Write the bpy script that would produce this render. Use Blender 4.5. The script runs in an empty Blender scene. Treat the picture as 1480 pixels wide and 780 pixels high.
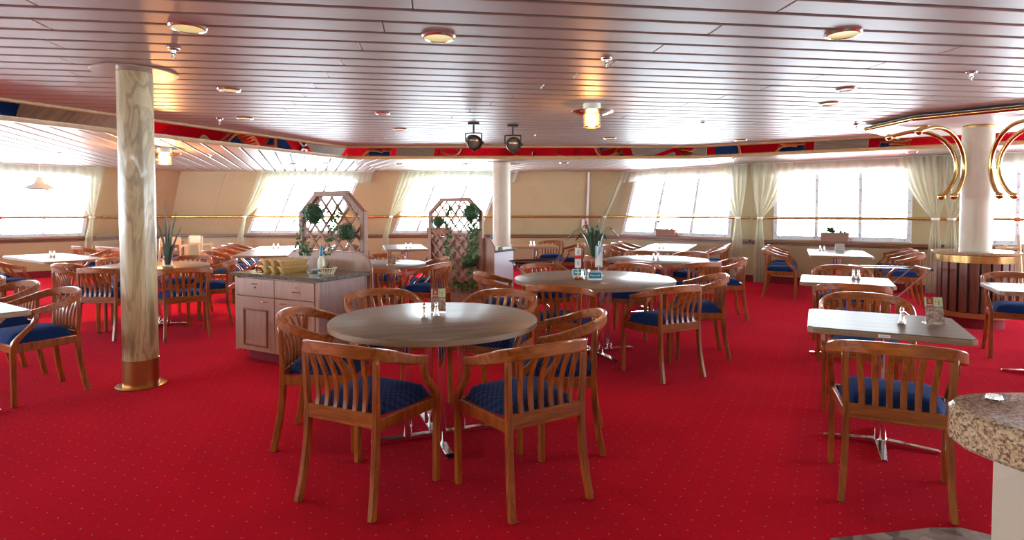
import bpy, bmesh, math, random
from mathutils import Vector, Matrix
random.seed(7)
SC = bpy.context.scene
COL = SC.collection
PI = math.pi

# ------------------------------------------------------------------ camera, sky, exposure
cam_d = bpy.data.cameras.new('camera'); cam = bpy.data.objects.new('camera', cam_d); COL.objects.link(cam)
cam.location = (0, 0, 1.40); cam.rotation_euler = (math.radians(90 - 1.954), 0, 0)
cam_d.sensor_width = 36; cam_d.lens = 850 / 1480 * 36; cam_d.shift_y = -(390 - 334) / 1480
cam_d.clip_start = 0.05; cam_d.clip_end = 200
SC.camera = cam
W = bpy.data.worlds.new('sky'); SC.world = W; W.use_nodes = True
bg = W.node_tree.nodes['Background']; bg.inputs[0].default_value = (0.74, 0.89, 1.0, 1); bg.inputs[1].default_value = 23.0
SC.view_settings.view_transform = 'Standard'; SC.view_settings.look = 'None'
SC.view_settings.gamma = 1.0; SC.view_settings.use_curve_mapping = False
SC.view_settings.exposure = 0.64

ZC, ZL, ZS = 2.50, 2.33, 0.82      # main ceiling, perimeter ceiling, window sill

# ------------------------------------------------------------------ materials
def new_mat(name):
    m = bpy.data.materials.new(name); m.use_nodes = True
    nt = m.node_tree; b = nt.nodes['Principled BSDF']
    return m, nt, b
def mat(name, col, rough=.5, metal=0., spec=.5, coat=0., emit=None, es=0., trans=0., alpha=1., sheen=0., ior=None):
    m, nt, b = new_mat(name)
    b.inputs['Base Color'].default_value = (*col, 1); b.inputs['Roughness'].default_value = rough
    b.inputs['Metallic'].default_value = metal; b.inputs['Specular IOR Level'].default_value = spec
    b.inputs['Coat Weight'].default_value = coat; b.inputs['Transmission Weight'].default_value = trans
    b.inputs['Sheen Weight'].default_value = sheen
    if ior: b.inputs['IOR'].default_value = ior
    if emit: b.inputs['Emission Color'].default_value = (*emit, 1); b.inputs['Emission Strength'].default_value = es
    return m
def N(nt, t, **kw):
    n = nt.nodes.new(t)
    for k, v in kw.items(): setattr(n, k, v)
    return n
def mapping(nt, scale, rot=(0, 0, 0), coord='Object'):
    tc = N(nt, 'ShaderNodeTexCoord'); mp = N(nt, 'ShaderNodeMapping')
    mp.inputs['Scale'].default_value = scale; mp.inputs['Rotation'].default_value = rot
    nt.links.new(tc.outputs[coord], mp.inputs['Vector']); return mp
def ramp(nt, src, stops):
    r = N(nt, 'ShaderNodeValToRGB')
    while len(r.color_ramp.elements) < len(stops): r.color_ramp.elements.new(.5)
    for e, (p, c) in zip(r.color_ramp.elements, stops): e.position = p; e.color = (*c, 1)
    nt.links.new(src, r.inputs['Fac']); return r
def wood(name, c1, c2, scale=(30, 30, 3), rough=.3, coat=.2, detail=5, rot=(0, 0, 0), bump=.03, coatr=.12):
    m, nt, b = new_mat(name)
    mp = mapping(nt, scale, rot)
    nz = N(nt, 'ShaderNodeTexNoise'); nz.inputs['Scale'].default_value = 1.0; nz.inputs['Detail'].default_value = detail
    nz.inputs['Distortion'].default_value = .6
    nt.links.new(mp.outputs[0], nz.inputs['Vector'])
    r = ramp(nt, nz.outputs['Fac'], [(.3, c1), (.7, c2)])
    nt.links.new(r.outputs[0], b.inputs['Base Color'])
    b.inputs['Roughness'].default_value = rough; b.inputs['Coat Weight'].default_value = coat; b.inputs['Coat Roughness'].default_value = coatr
    bp = N(nt, 'ShaderNodeBump'); bp.inputs['Strength'].default_value = bump; bp.inputs['Distance'].default_value = .002
    nt.links.new(nz.outputs['Fac'], bp.inputs['Height']); nt.links.new(bp.outputs[0], b.inputs['Normal'])
    return m
def speckle(name, stops, scale, rough=.15, coat=0.):
    m, nt, b = new_mat(name)
    mp = mapping(nt, (1, 1, 1))
    vo = N(nt, 'ShaderNodeTexVoronoi'); vo.inputs['Scale'].default_value = scale
    nz = N(nt, 'ShaderNodeTexNoise'); nz.inputs['Scale'].default_value = scale * .6; nz.inputs['Detail'].default_value = 6
    nt.links.new(mp.outputs[0], vo.inputs['Vector']); nt.links.new(mp.outputs[0], nz.inputs['Vector'])
    mx = N(nt, 'ShaderNodeMix'); mx.inputs[0].default_value = .5
    nt.links.new(vo.outputs['Color'], mx.inputs[2]); nt.links.new(nz.outputs['Fac'], mx.inputs[3])
    r = ramp(nt, mx.outputs[0], stops)
    nt.links.new(r.outputs[0], b.inputs['Base Color']); b.inputs['Roughness'].default_value = rough
    return m

M = {}
M['chairwood'] = wood('chair_wood', (.16, .035, .004), (.42, .112, .016), (45, 45, 5), .30, .24)
M['chairrail'] = wood('chair_rail_wood', (.16, .035, .004), (.42, .112, .016), (6, 45, 45), .30, .24)
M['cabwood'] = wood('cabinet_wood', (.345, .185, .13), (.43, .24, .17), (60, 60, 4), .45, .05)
M['cabside'] = wood('cabinet_side_dark', (.185, .10, .08), (.25, .14, .115), (60, 60, 4), .45, .05)  # side panels use a darkened version of the cabinet wood
M['cabtrim'] = wood('cabinet_trim', (.22, .062, .028), (.31, .10, .045), (50, 50, 5), .35, .2)
M['darkslat'] = wood('dark_slat_wood', (.085, .022, .010), (.19, .055, .024), (40, 40, 3), .35, .2)
M['lattice'] = wood('lattice_wood', (.22, .095, .05), (.31, .145, .082), (40, 40, 8), .5, .0)
M['tabletop'] = wood('tabletop_laminate', (.105, .065, .041), (.19, .125, .08), (3, 40, 40), .46, .22, coatr=.25)
M['tableedge'] = wood('table_edge', (.24, .15, .085), (.33, .215, .125), (6, 6, 60), .4, .1)
M['oaktrim'] = wood('oak_trim', (.45, .25, .10), (.56, .33, .15), (3, 30, 30), .35, .1)
M['orangewood'] = wood('orange_table_wood', (.38, .14, .045), (.48, .19, .07), (4, 40, 40), .3, .15)
M['palewood'] = wood('pale_beech', (.62, .41, .20), (.72, .50, .27), (30, 30, 4), .45, .05)
M['sillwood'] = wood('sill_mahogany', (.15, .045, .02), (.24, .075, .032), (3, 3, 40), .3, .3)
M['chrome'] = mat('chrome', (.82, .82, .84), .12, 1.0)
M['steel'] = mat('brushed_steel', (.66, .65, .62), .22, 1.0)
M['brass'] = mat('brass', (.62, .40, .15), .2, 1.0)
M['brassdark'] = mat('brass_aged', (.55, .33, .12), .28, 1.0)
M['copper'] = mat('copper_sheet', (.42, .22, .085), .34, 1.0)
M['mirror'] = mat('mirror', (.86, .84, .84), .015, 1.0)
M['black'] = mat('black_paint', (.012, .012, .013), .4)
M['blackgloss'] = mat('black_tray', (.010, .011, .012), .15)
M['white'] = mat('white_paint', (.80, .79, .76), .45)
M['winframe'] = mat('window_frame_paint', (.74, .80, .86), .4)
M['bolt'] = mat('bolt_metal', (.25, .27, .30), .4, .6)
M['greypanel'] = mat('lilac_grey_laminate', (.56, .53, .60), .4)
M['darkgap'] = mat('ceiling_gap', (.11, .055, .022), .6)
M['red_base'] = mat('dark_red_carpet_edge', (.20, .006, .016), .9)
M['teal'] = mat('teal_card', (.004, .21, .28), .45)
M['paperwhite'] = mat('white_card', (.85, .86, .86), .5)
M['flagwhite'] = mat('flag_white_cloth', (.84, .82, .77), .7)
M['flagred'] = mat('flag_red_cloth', (.72, .05, .04), .7)
M['flagblue'] = mat('flag_light_blue_cloth', (.28, .52, .72), .6)
M['flagdark'] = mat('flag_dark_blue_cloth', (.03, .10, .22), .6)
M['bottle'] = mat('cream_plastic', (.72, .70, .56), .35)
M['bottleblue'] = mat('teal_plastic', (.01, .19, .33), .35)
M['wicker'] = None
M['porcelain'] = mat('porcelain', (.74, .78, .76), .15)
M['herb'] = mat('dried_herb', (.075, .05, .03), .8)
M['soil'] = mat('soil', (.05, .033, .02), .95)
M['planter'] = mat('terracotta_planter', (.30, .155, .105), .65)
M['leafdark'] = mat('leaf_dark', (.014, .055, .020), .45)
M['leaf'] = mat('leaf_green', (.035, .12, .035), .45)
M['leaflight'] = mat('leaf_light', (.11, .22, .07), .45)
M['snakeleaf'] = mat('snake_plant_leaf', (.035, .06, .03), .4)
M['glassjar'] = mat('clear_glass', (.9, .93, .95), .03, trans=1.0, ior=1.3)
M['acrylic'] = mat('clear_acrylic', (.95, .97, .98), .03, trans=1.0, ior=1.1)
M['lampwhite'] = mat('lamp_housing_white', (.80, .78, .68), .4)
M['downglow'] = mat('downlight_glow', (.30, .27, .15), .5, emit=(1.0, .82, .33), es=.42)
M['amber'] = mat('amber_bulb', (1, .6, .2), .4, emit=(1.0, .50, .12), es=9.0)
M['rimmetal'] = mat('downlight_rim', (.70, .64, .60), .2, .9)
M['knob'] = mat('black_knob', (.02, .02, .02), .4)
M['curtainbar'] = mat('curtain_track', (.8, .78, .72), .4)

def m_carpet():
    m, nt, b = new_mat('red_carpet')
    L = nt.links
    base = mapping(nt, (1, 1, 1))
    nz = N(nt, 'ShaderNodeTexNoise'); nz.inputs['Scale'].default_value = 1.3; nz.inputs['Detail'].default_value = 3
    L.new(base.outputs[0], nz.inputs['Vector'])
    n2 = N(nt, 'ShaderNodeTexNoise'); n2.inputs['Scale'].default_value = 260; n2.inputs['Detail'].default_value = 2
    L.new(base.outputs[0], n2.inputs['Vector'])
    r1 = ramp(nt, nz.outputs['Fac'], [(.25, (.54, .0032, .0100)), (.75, (.64, .0050, .0150))])
    mul = N(nt, 'ShaderNodeMix', data_type='RGBA', blend_type='MULTIPLY'); mul.inputs[0].default_value = .55
    r2 = ramp(nt, n2.outputs['Fac'], [(.25, (.45, .45, .45)), (.75, (1.1, 1.1, 1.1))])
    L.new(r1.outputs[0], mul.inputs[6]); L.new(r2.outputs[0], mul.inputs[7])
    def dots(spacing, rot, rad, off):
        mp = mapping(nt, (1 / spacing,) * 3, (0, 0, rot)); mp.inputs['Location'].default_value = (off, off, 0)
        fr = N(nt, 'ShaderNodeVectorMath', operation='FRACTION'); L.new(mp.outputs[0], fr.inputs[0])
        sb = N(nt, 'ShaderNodeVectorMath', operation='SUBTRACT'); sb.inputs[1].default_value = (.5, .5, 0); L.new(fr.outputs[0], sb.inputs[0])
        ml = N(nt, 'ShaderNodeVectorMath', operation='MULTIPLY'); ml.inputs[1].default_value = (1, 1, 0); L.new(sb.outputs[0], ml.inputs[0])
        ln = N(nt, 'ShaderNodeVectorMath', operation='LENGTH'); L.new(ml.outputs[0], ln.inputs[0])
        lt = N(nt, 'ShaderNodeMath', operation='LESS_THAN'); lt.inputs[1].default_value = rad / spacing; L.new(ln.outputs['Value'], lt.inputs[0])
        return lt.outputs[0]
    d1 = dots(.098, .5, .0040, 0.0); d2 = dots(.098, .5, .0030, .5)
    mx1 = N(nt, 'ShaderNodeMix', data_type='RGBA'); L.new(d1, mx1.inputs[0]); L.new(mul.outputs[2], mx1.inputs[6]); mx1.inputs[7].default_value = (.50, .20, .08, 1)
    mx2 = N(nt, 'ShaderNodeMix', data_type='RGBA'); L.new(d2, mx2.inputs[0]); L.new(mx1.outputs[2], mx2.inputs[6]); mx2.inputs[7].default_value = (.47, .08, .05, 1)
    L.new(mx2.outputs[2], b.inputs['Base Color'])
    b.inputs['Roughness'].default_value = .95; b.inputs['Specular IOR Level'].default_value = .0; b.inputs['Sheen Weight'].default_value = .11; b.inputs['Sheen Tint'].default_value = (1, .22, .36, 1)
    bp = N(nt, 'ShaderNodeBump'); bp.inputs['Strength'].default_value = .5; bp.inputs['Distance'].default_value = .004
    L.new(n2.outputs['Fac'], bp.inputs['Height']); L.new(bp.outputs[0], b.inputs['Normal'])
    return m
M['carpet'] = m_carpet()

def m_plank():
    m, nt, b = new_mat('satin_ceiling_metal')
    mp = mapping(nt, (.6, 60, 1))
    nz = N(nt, 'ShaderNodeTexNoise'); nz.inputs['Scale'].default_value = 2.0
    nt.links.new(mp.outputs[0], nz.inputs['Vector'])
    r = ramp(nt, nz.outputs['Fac'], [(.3, (.45, .405, .355)), (.7, (.51, .46, .405))])
    nt.links.new(r.outputs[0], b.inputs['Base Color'])
    b.inputs['Metallic'].default_value = .34; b.inputs['Roughness'].default_value = .44; b.inputs['Specular IOR Level'].default_value = .4
    return m
M['plank'] = m_plank()

def m_fabric(name, c, dots):
    m, nt, b = new_mat(name); L = nt.links
    mp = mapping(nt, (1, 1, 1))
    nz = N(nt, 'ShaderNodeTexNoise'); nz.inputs['Scale'].default_value = 90; nz.inputs['Detail'].default_value = 3
    L.new(mp.outputs[0], nz.inputs['Vector'])
    r = ramp(nt, nz.outputs['Fac'], [(.3, tuple(x * .75 for x in c)), (.7, tuple(x * 1.25 for x in c))])
    out = r.outputs[0]
    if dots:
        m2 = mapping(nt, (70, 46, 0))
        ck = N(nt, 'ShaderNodeTexChecker'); ck.inputs['Scale'].default_value = 1.0
        ck.inputs['Color1'].default_value = (1, 1, 1, 1); ck.inputs['Color2'].default_value = (0, 0, 0, 1)
        L.new(m2.outputs[0], ck.inputs['Vector'])
        mx = N(nt, 'ShaderNodeMix', data_type='RGBA'); L.new(ck.outputs['Fac'], mx.inputs[0]); L.new(out, mx.inputs[6]); mx.inputs[7].default_value = (.022, .032, .085, 1)
        out = mx.outputs[2]
    L.new(out, b.inputs['Base Color']); b.inputs['Roughness'].default_value = .9; b.inputs['Sheen Weight'].default_value = .08
    b.inputs['Sheen Tint'].default_value = (.25, .4, 1, 1); b.inputs['Specular IOR Level'].default_value = .15
    return m
M['blue'] = m_fabric('blue_velour', (.006, .030, .125), False)
M['navy'] = m_fabric('navy_woven_fabric', (.006, .013, .055), True)

def m_marble():
    m, nt, b = new_mat('column_marble'); L = nt.links
    mp = mapping(nt, (3.2, 3.2, .75))
    nz = N(nt, 'ShaderNodeTexNoise'); nz.inputs['Scale'].default_value = 1.4; nz.inputs['Detail'].default_value = 5; nz.inputs['Distortion'].default_value = 1.6
    L.new(mp.outputs[0], nz.inputs['Vector'])
    r = ramp(nt, nz.outputs['Fac'], [(.30, (.25, .18, .085)), (.45, (.52, .415, .225)), (.50, (.32, .24, .13)), (.56, (.56, .455, .26)), (.75, (.40, .31, .165))])
    L.new(r.outputs[0], b.inputs['Base Color']); b.inputs['Roughness'].default_value = .3; b.inputs['Coat Weight'].default_value = .2
    return m
M['marble'] = m_marble()
M['columncream'] = speckle('column_cream', [(.2, (.54, .46, .34)), (.8, (.61, .53, .41))], 6, .45)
M['wall'] = speckle('wall_cream', [(.1, (.42, .335, .18)), (.9, (.46, .37, .205))], 3, .5)
M['granite'] = speckle('beige_granite', [(.20, (.035, .028, .022)), (.38, (.20, .13, .08)), (.55, (.46, .32, .18)), (.75, (.58, .45, .30)), (.9, (.30, .24, .20))], 190, .08)
M['granitegreen'] = speckle('grey_green_granite', [(.2, (.035, .035, .028)), (.5, (.115, .115, .09)), (.8, (.25, .25, .21))], 130, .06)
M['floorstone'] = speckle('stone_floor', [(.2, (.09, .06, .05)), (.5, (.26, .21, .18)), (.8, (.42, .36, .31))], 16, .2)

def m_wicker():
    m, nt, b = new_mat('wicker'); L = nt.links
    mp = mapping(nt, (90, 90, 120))
    wv = N(nt, 'ShaderNodeTexChecker'); wv.inputs['Scale'].default_value = 1.
    wv.inputs['Color1'].default_value = (.80, .50, .17, 1); wv.inputs['Color2'].default_value = (.60, .33, .09, 1)
    L.new(mp.outputs[0], wv.inputs['Vector']); L.new(wv.outputs['Color'], b.inputs['Base Color'])
    bp = N(nt, 'ShaderNodeBump'); bp.inputs['Strength'].default_value = .6; bp.inputs['Distance'].default_value = .004
    L.new(wv.outputs['Fac'], bp.inputs['Height']); L.new(bp.outputs[0], b.inputs['Normal'])
    b.inputs['Roughness'].default_value = .6
    return m
M['wicker'] = m_wicker()
M['wickerpale'] = mat('pale_wicker', (.66, .55, .36), .6)

def m_sheer(name, c, tr):
    m = bpy.data.materials.new(name); m.use_nodes = True; nt = m.node_tree; nt.nodes.clear()
    o = N(nt, 'ShaderNodeOutputMaterial'); mx = N(nt, 'ShaderNodeMixShader'); mx.inputs[0].default_value = tr
    m2 = N(nt, 'ShaderNodeMixShader'); m2.inputs[0].default_value = .5
    d = N(nt, 'ShaderNodeBsdfDiffuse'); d.inputs[0].default_value = (*c, 1)
    t = N(nt, 'ShaderNodeBsdfTranslucent'); t.inputs[0].default_value = (*c, 1)
    tp = N(nt, 'ShaderNodeBsdfTransparent')
    nt.links.new(d.outputs[0], m2.inputs[1]); nt.links.new(t.outputs[0], m2.inputs[2])
    nt.links.new(m2.outputs[0], mx.inputs[1]); nt.links.new(tp.outputs[0], mx.inputs[2]); nt.links.new(mx.outputs[0], o.inputs[0])
    return m
M['sheer'] = m_sheer('sheer_curtain_voile', (.70, .68, .53), .40)
M['sheerthin'] = m_sheer('thin_voile', (.72, .72, .64), .80)
M['valance'] = m_sheer('sheer_valance_voile', (.62, .66, .56), .30)
def m_pane():
    m = bpy.data.materials.new('window_glass'); m.use_nodes = True; nt = m.node_tree; nt.nodes.clear()
    o = N(nt, 'ShaderNodeOutputMaterial'); mx = N(nt, 'ShaderNodeMixShader'); mx.inputs[0].default_value = .06
    g = N(nt, 'ShaderNodeBsdfGlossy'); g.inputs['Roughness'].default_value = .02
    tp = N(nt, 'ShaderNodeBsdfTransparent')
    nt.links.new(tp.outputs[0], mx.inputs[1]); nt.links.new(g.outputs[0], mx.inputs[2]); nt.links.new(mx.outputs[0], o.inputs[0])
    return m
M['pane'] = m_pane()

def m_menu():
    m, nt, b = new_mat('menu_print'); L = nt.links
    tc = N(nt, 'ShaderNodeTexCoord'); sx = N(nt, 'ShaderNodeSeparateXYZ'); L.new(tc.outputs['Generated'], sx.inputs[0])
    nz = N(nt, 'ShaderNodeTexNoise'); nz.inputs['Scale'].default_value = 7; nz.inputs['Detail'].default_value = 4
    L.new(tc.outputs['Generated'], nz.inputs['Vector'])
    food = ramp(nt, nz.outputs['Fac'], [(.35, (.14, .10, .07)), (.5, (.45, .20, .13)), (.62, (.68, .45, .33)), (.7, (.20, .24, .08))])
    top = ramp(nt, nz.outputs['Fac'], [(.40, (.55, .58, .48)), (.5, (.70, .66, .40)), (.56, (.78, .56, .04)), (.66, (.20, .28, .08))])
    def rng(sock, lo, hi):
        a = N(nt, 'ShaderNodeMath', operation='GREATER_THAN'); a.inputs[1].default_value = lo; L.new(sock, a.inputs[0])
        c = N(nt, 'ShaderNodeMath', operation='LESS_THAN'); c.inputs[1].default_value = hi; L.new(sock, c.inputs[0])
        d = N(nt, 'ShaderNodeMath', operation='MULTIPLY'); L.new(a.outputs[0], d.inputs[0]); L.new(c.outputs[0], d.inputs[1]); return d.outputs[0]
    def rect(x0, x1, z0, z1):
        d = N(nt, 'ShaderNodeMath', operation='MULTIPLY'); L.new(rng(sx.outputs[0], x0, x1), d.inputs[0]); L.new(rng(sx.outputs[2], z0, z1), d.inputs[1]); return d.outputs[0]
    cur = food.outputs[0]
    def over(fac, col):
        nonlocal cur
        mx = N(nt, 'ShaderNodeMix', data_type='RGBA'); L.new(fac, mx.inputs[0]); L.new(cur, mx.inputs[6])
        if isinstance(col, tuple): mx.inputs[7].default_value = (*col, 1)
        else: L.new(col, mx.inputs[7])
        cur = mx.outputs[2]
    over(rect(-1, 2, .62, 2), top.outputs[0])
    over(rect(.10, .48, .60, 1.1), (.48, .035, .02)); over(rect(.20, .36, .76, .92), (.75, .25, .03)); over(rect(.14, .44, .66, .70), (.85, .7, .6))
    L.new(cur, b.inputs['Base Color']); b.inputs['Roughness'].default_value = .3
    return m
M['menu'] = m_menu()

# ------------------------------------------------------------------ mesh helpers
class MB:
    def __init__(s): s.v = []; s.f = []
    def add(s, vs, fs):
        o = len(s.v); s.v += [tuple(p) for p in vs]; s.f += [tuple(i + o for i in f) for f in fs]; return s
    def hexa(s, p):      # 8 points: bottom 4 ccw, top 4 ccw
        return s.add(p, [(3, 2, 1, 0), (4, 5, 6, 7), (0, 1, 5, 4), (1, 2, 6, 5), (2, 3, 7, 6), (3, 0, 4, 7)])
    def box(s, c, d, rz=0., rx=0., ry=0.):
        R = Matrix.Rotation(rz, 3, 'Z') @ Matrix.Rotation(ry, 3, 'Y') @ Matrix.Rotation(rx, 3, 'X')
        x, y, z = d[0] / 2, d[1] / 2, d[2] / 2
        P = [(-x, -y, -z), (x, -y, -z), (x, y, -z), (-x, y, -z), (-x, -y, z), (x, -y, z), (x, y, z), (-x, y, z)]
        return s.hexa([R @ Vector(p) + Vector(c) for p in P])
    def bar(s, a, b, w, h, up=(0, 0, 1)):
        return s.sweep([a, b], w, h, up)
    def sweep(s, path, w, h, up=(0, 0, 1), cap=True):
        path = [Vector(p) for p in path]; n = len(path); o = []
        up = Vector(up)
        for i, p in enumerate(path):
            t = (path[min(i + 1, n - 1)] - path[max(i - 1, 0)]).normalized()
            sd = t.cross(up).normalized(); u = sd.cross(t).normalized()
            ww = (w[i] if isinstance(w, (list, tuple)) else w) / 2; hh = (h[i] if isinstance(h, (list, tuple)) else h) / 2
            o += [p - sd * ww - u * hh, p + sd * ww - u * hh, p + sd * ww + u * hh, p - sd * ww + u * hh]
        fs = []
        for i in range(n - 1):
            for k in range(4): fs.append((i * 4 + k, i * 4 + (k + 1) % 4, (i + 1) * 4 + (k + 1) % 4, (i + 1) * 4 + k))
        if cap: fs += [(3, 2, 1, 0), tuple((n - 1) * 4 + k for k in range(4))]
        return s.add(o, fs)
    def tube(s, path, r, n=10, cap=True):
        path = [Vector(p) for p in path]; m = len(path); o = []
        t0 = (path[1] - path[0]).normalized()
        ref = Vector((0, 0, 1)) if abs(t0.z) < .9 else Vector((1, 0, 0))
        u = t0.cross(ref).normalized()
        for i, p in enumerate(path):
            t = (path[min(i + 1, m - 1)] - path[max(i - 1, 0)]).normalized()
            u = (u - t * u.dot(t)).normalized(); w = t.cross(u)
            rr = r[i] if isinstance(r, (list, tuple)) else r
            for k in range(n):
                a = 2 * PI * k / n; o.append(p + (u * math.cos(a) + w * math.sin(a)) * rr)
        fs = []
        for i in range(m - 1):
            for k in range(n): fs.append((i * n + k, i * n + (k + 1) % n, (i + 1) * n + (k + 1) % n, (i + 1) * n + k))
        if cap: fs += [tuple(reversed(range(n))), tuple((m - 1) * n + k for k in range(n))]
        return s.add(o, fs)
    def lathe(s, prof, n=24, c=(0, 0, 0), cap=True):
        o = []
        for r, z in prof:
            for k in range(n): a = 2 * PI * k / n; o.append((c[0] + r * math.cos(a), c[1] + r * math.sin(a), c[2] + z))
        fs = []
        m = len(prof)
        for i in range(m - 1):
            for k in range(n): fs.append((i * n + k, i * n + (k + 1) % n, (i + 1) * n + (k + 1) % n, (i + 1) * n + k))
        if cap: fs += [tuple(reversed(range(n))), tuple((m - 1) * n + k for k in range(n))]
        return s.add(o, fs)
    def sphere(s, c, r, n=12, m=8, sz=1.):
        return s.lathe([(max(r * math.sin(PI * i / m), 1e-4), -r * sz * math.cos(PI * i / m)) for i in range(m + 1)], n, c)
    def prism(s, poly, z0, z1):
        n = len(poly)
        vs = [(x, y, z0) for x, y in poly] + [(x, y, z1) for x, y in poly]
        return s.add(vs, [tuple(reversed(range(n))), tuple(range(n, 2 * n))] + [(i, (i + 1) % n, n + (i + 1) % n, n + i) for i in range(n)])
    def grid(s, P):      # P[i][j] points
        r, c = len(P), len(P[0])
        return s.add([p for row in P for p in row], [(i * c + j, i * c + j + 1, (i + 1) * c + j + 1, (i + 1) * c + j) for i in range(r - 1) for j in range(c - 1)])
    def mesh(s, name, m, smooth=False, bevel=0.):
        me = bpy.data.meshes.new(name); me.from_pydata(s.v, [], s.f); me.validate()
        bm = bmesh.new(); bm.from_mesh(me)
        bmesh.ops.recalc_face_normals(bm, faces=bm.faces)
        if bevel:
            ed = [e for e in bm.edges if len(e.link_faces) == 2 and e.calc_face_angle(0) > .6]
            bmesh.ops.bevel(bm, geom=ed, offset=bevel, segments=1, profile=.5, affect='EDGES', clamp_overlap=True)
        if smooth:
            for f in bm.faces: f.smooth = True
            for e in bm.edges:
                if len(e.link_faces) == 2 and e.calc_face_angle(0) > .75: e.smooth = False
        bm.to_mesh(me); bm.free()
        if m: me.materials.append(m)
        return me
    def build(s, name, m, parent=None, smooth=False, bevel=0., loc=None, rz=0.):
        o = bpy.data.objects.new(name, s.mesh(name, m, smooth, bevel)); COL.objects.link(o)
        if parent is not None: o.parent = parent
        if loc is not None: o.location = loc
        if rz: o.rotation_euler = (0, 0, rz)
        return o
def tag(o, label=None, cat=None, group=None, kind=None):
    if label: o['label'] = label
    if cat: o['category'] = cat
    if group: o['group'] = group
    if kind: o['kind'] = kind
    return o
def thing(name, label, cat, loc=(0, 0, 0), rz=0., group=None):
    o = bpy.data.objects.new(name, None); COL.objects.link(o); o.location = loc; o.rotation_euler = (0, 0, rz)
    o.empty_display_size = .1
    return tag(o, label, cat, group)
def root_struct(name, loc=(0, 0, 0)):
    o = bpy.data.objects.new(name, None); COL.objects.link(o); o.location = loc; o.empty_display_size = .1
    return tag(o, kind='structure')
def dup(o, parent=None):
    c = o.copy(); COL.objects.link(c); c.parent = parent
    for ch in o.children: dup(ch, c)
    return c
def inst(me, name, parent, loc=(0, 0, 0), rz=0.):
    o = bpy.data.objects.new(name, me); COL.objects.link(o); o.parent = parent; o.location = loc; o.rotation_euler = (0, 0, rz); return o
def face_rz(f): return math.atan2(-f[0], f[1])
def smoothpath(pts, n=6):
    P = [Vector(p) for p in pts]; P = [P[0] * 2 - P[1]] + P + [P[-1] * 2 - P[-2]]; out = []
    for i in range(1, len(P) - 2):
        for k in range(n):
            t = k / n; a, b, c, d = P[i - 1], P[i], P[i + 1], P[i + 2]
            out.append(.5 * ((2 * b) + (c - a) * t + (2 * a - 5 * b + 4 * c - d) * t * t + (3 * b - a - 3 * c + d) * t ** 3))
    out.append(P[-2]); return out
def clip(poly, a, b):      # keep the part left of the line a->b
    out = []; n = len(poly)
    sd = lambda p: (b[0] - a[0]) * (p[1] - a[1]) - (b[1] - a[1]) * (p[0] - a[0])
    for i in range(n):
        p, q = poly[i], poly[(i + 1) % n]; sp, sq = sd(p), sd(q)
        if sp >= 0: out.append(p)
        if (sp > 0 and sq < 0) or (sp < 0 and sq > 0):
            t = sp / (sp - sq); out.append((p[0] + (q[0] - p[0]) * t, p[1] + (q[1] - p[1]) * t))
    return out

#@@STRUCTURE
# ------------------------------------------------------------------ structure: floor, ceilings
XL, XR, YB = -11.04, 10.5, -3.2
floor = MB().prism([(-11.6, -3.4), (10.8, -3.4), (10.8, 14.8), (-11.6, 14.8)], -.06, 0).build('floor', M['carpet']); tag(floor, kind='structure')
stone = MB().prism([(1.36, 2.466), (1.85, 2.55), (1.98, 2.55), (2.2, 2.40), (3.2, 1.6), (3.2, -3), (.7, -3), (.9, 1.6)], 0, .006).build('stone_floor_strip', M['floorstone'], bevel=.002); tag(stone, kind='structure')

T_ = {'A': (-10.59, 10.82), 'L1': (-8.7, 12.6), 'L2': (-7.75, 13.8), 'R1': (2.6, 13.8), 'R2': (4.75, 11.6), 'R3': (10.5, 7.54)}
B_ = {'A': (-11.04, 11.29), 'L1': (-9.25, 13.0), 'L2': (-8.35, 14.26), 'R1': (2.15, 14.26), 'R2': (4.75, 11.6), 'R3': (10.5, 7.54)}
class Wall:
    def __init__(s, p, q, bp=None, bq=None):
        s.tp, s.tq, s.bp, s.bq = Vector(p), Vector(q), Vector(bp or p), Vector(bq or q)
        d = s.tq - s.tp; s.len = d.length; s.d = d.normalized(); s.n = Vector((s.d.y, -s.d.x))   # n: into the room
    def pt(s, u, z, off=0.):
        k = max(0., min(1.2, (z - ZS) / (ZL - ZS)))
        b = s.bp.lerp(s.bq, u); t = s.tp.lerp(s.tq, u); p = b.lerp(t, k) + s.n * off
        return (p.x, p.y, z)
    def build(s, name, lines, wins, seam=.92):
        # lines: slanted boundaries (u at sill, u at top); wins: index of the gap that holds a window -> (z0, z1)
        lo = MB().hexa([s.pt(0, 0, -.08), s.pt(1, 0, -.08), s.pt(1, 0), s.pt(0, 0), s.pt(0, ZS, -.08), s.pt(1, ZS, -.08), s.pt(1, ZS), s.pt(0, ZS)])
        root = lo.build(name, M['wall']); tag(root, kind='structure')
        def quad(a, b, z0, z1):
            f = lambda l, z: l[0] + (l[1] - l[0]) * (z - ZS) / (ZL - ZS)
            P = []
            for z in (z0, z1):
                P += [s.pt(f(a, z), z, -.08), s.pt(f(b, z), z, -.08), s.pt(f(b, z), z), s.pt(f(a, z), z)]
            MB().hexa(P).build('wall_panel', M['wall'], root, bevel=.004)
        for i in range(len(lines) - 1):
            a, b = lines[i], lines[i + 1]
            if i in wins:
                z0, z1 = wins[i]
                if z0 > ZS + .01: quad(a, b, ZS, z0)
                quad(a, b, z1, ZL + .05)
            else:
                n = max(1, round((b[1] - a[1] + b[0] - a[0]) / 2 * s.len / seam))
                L = [tuple(a[k] + (b[k] - a[k]) * j / n for k in (0, 1)) for j in range(n + 1)]
                for j in range(n): quad(L[j], L[j + 1], ZS, ZL + .05)
        return root
WIN_N = [0]
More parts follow.
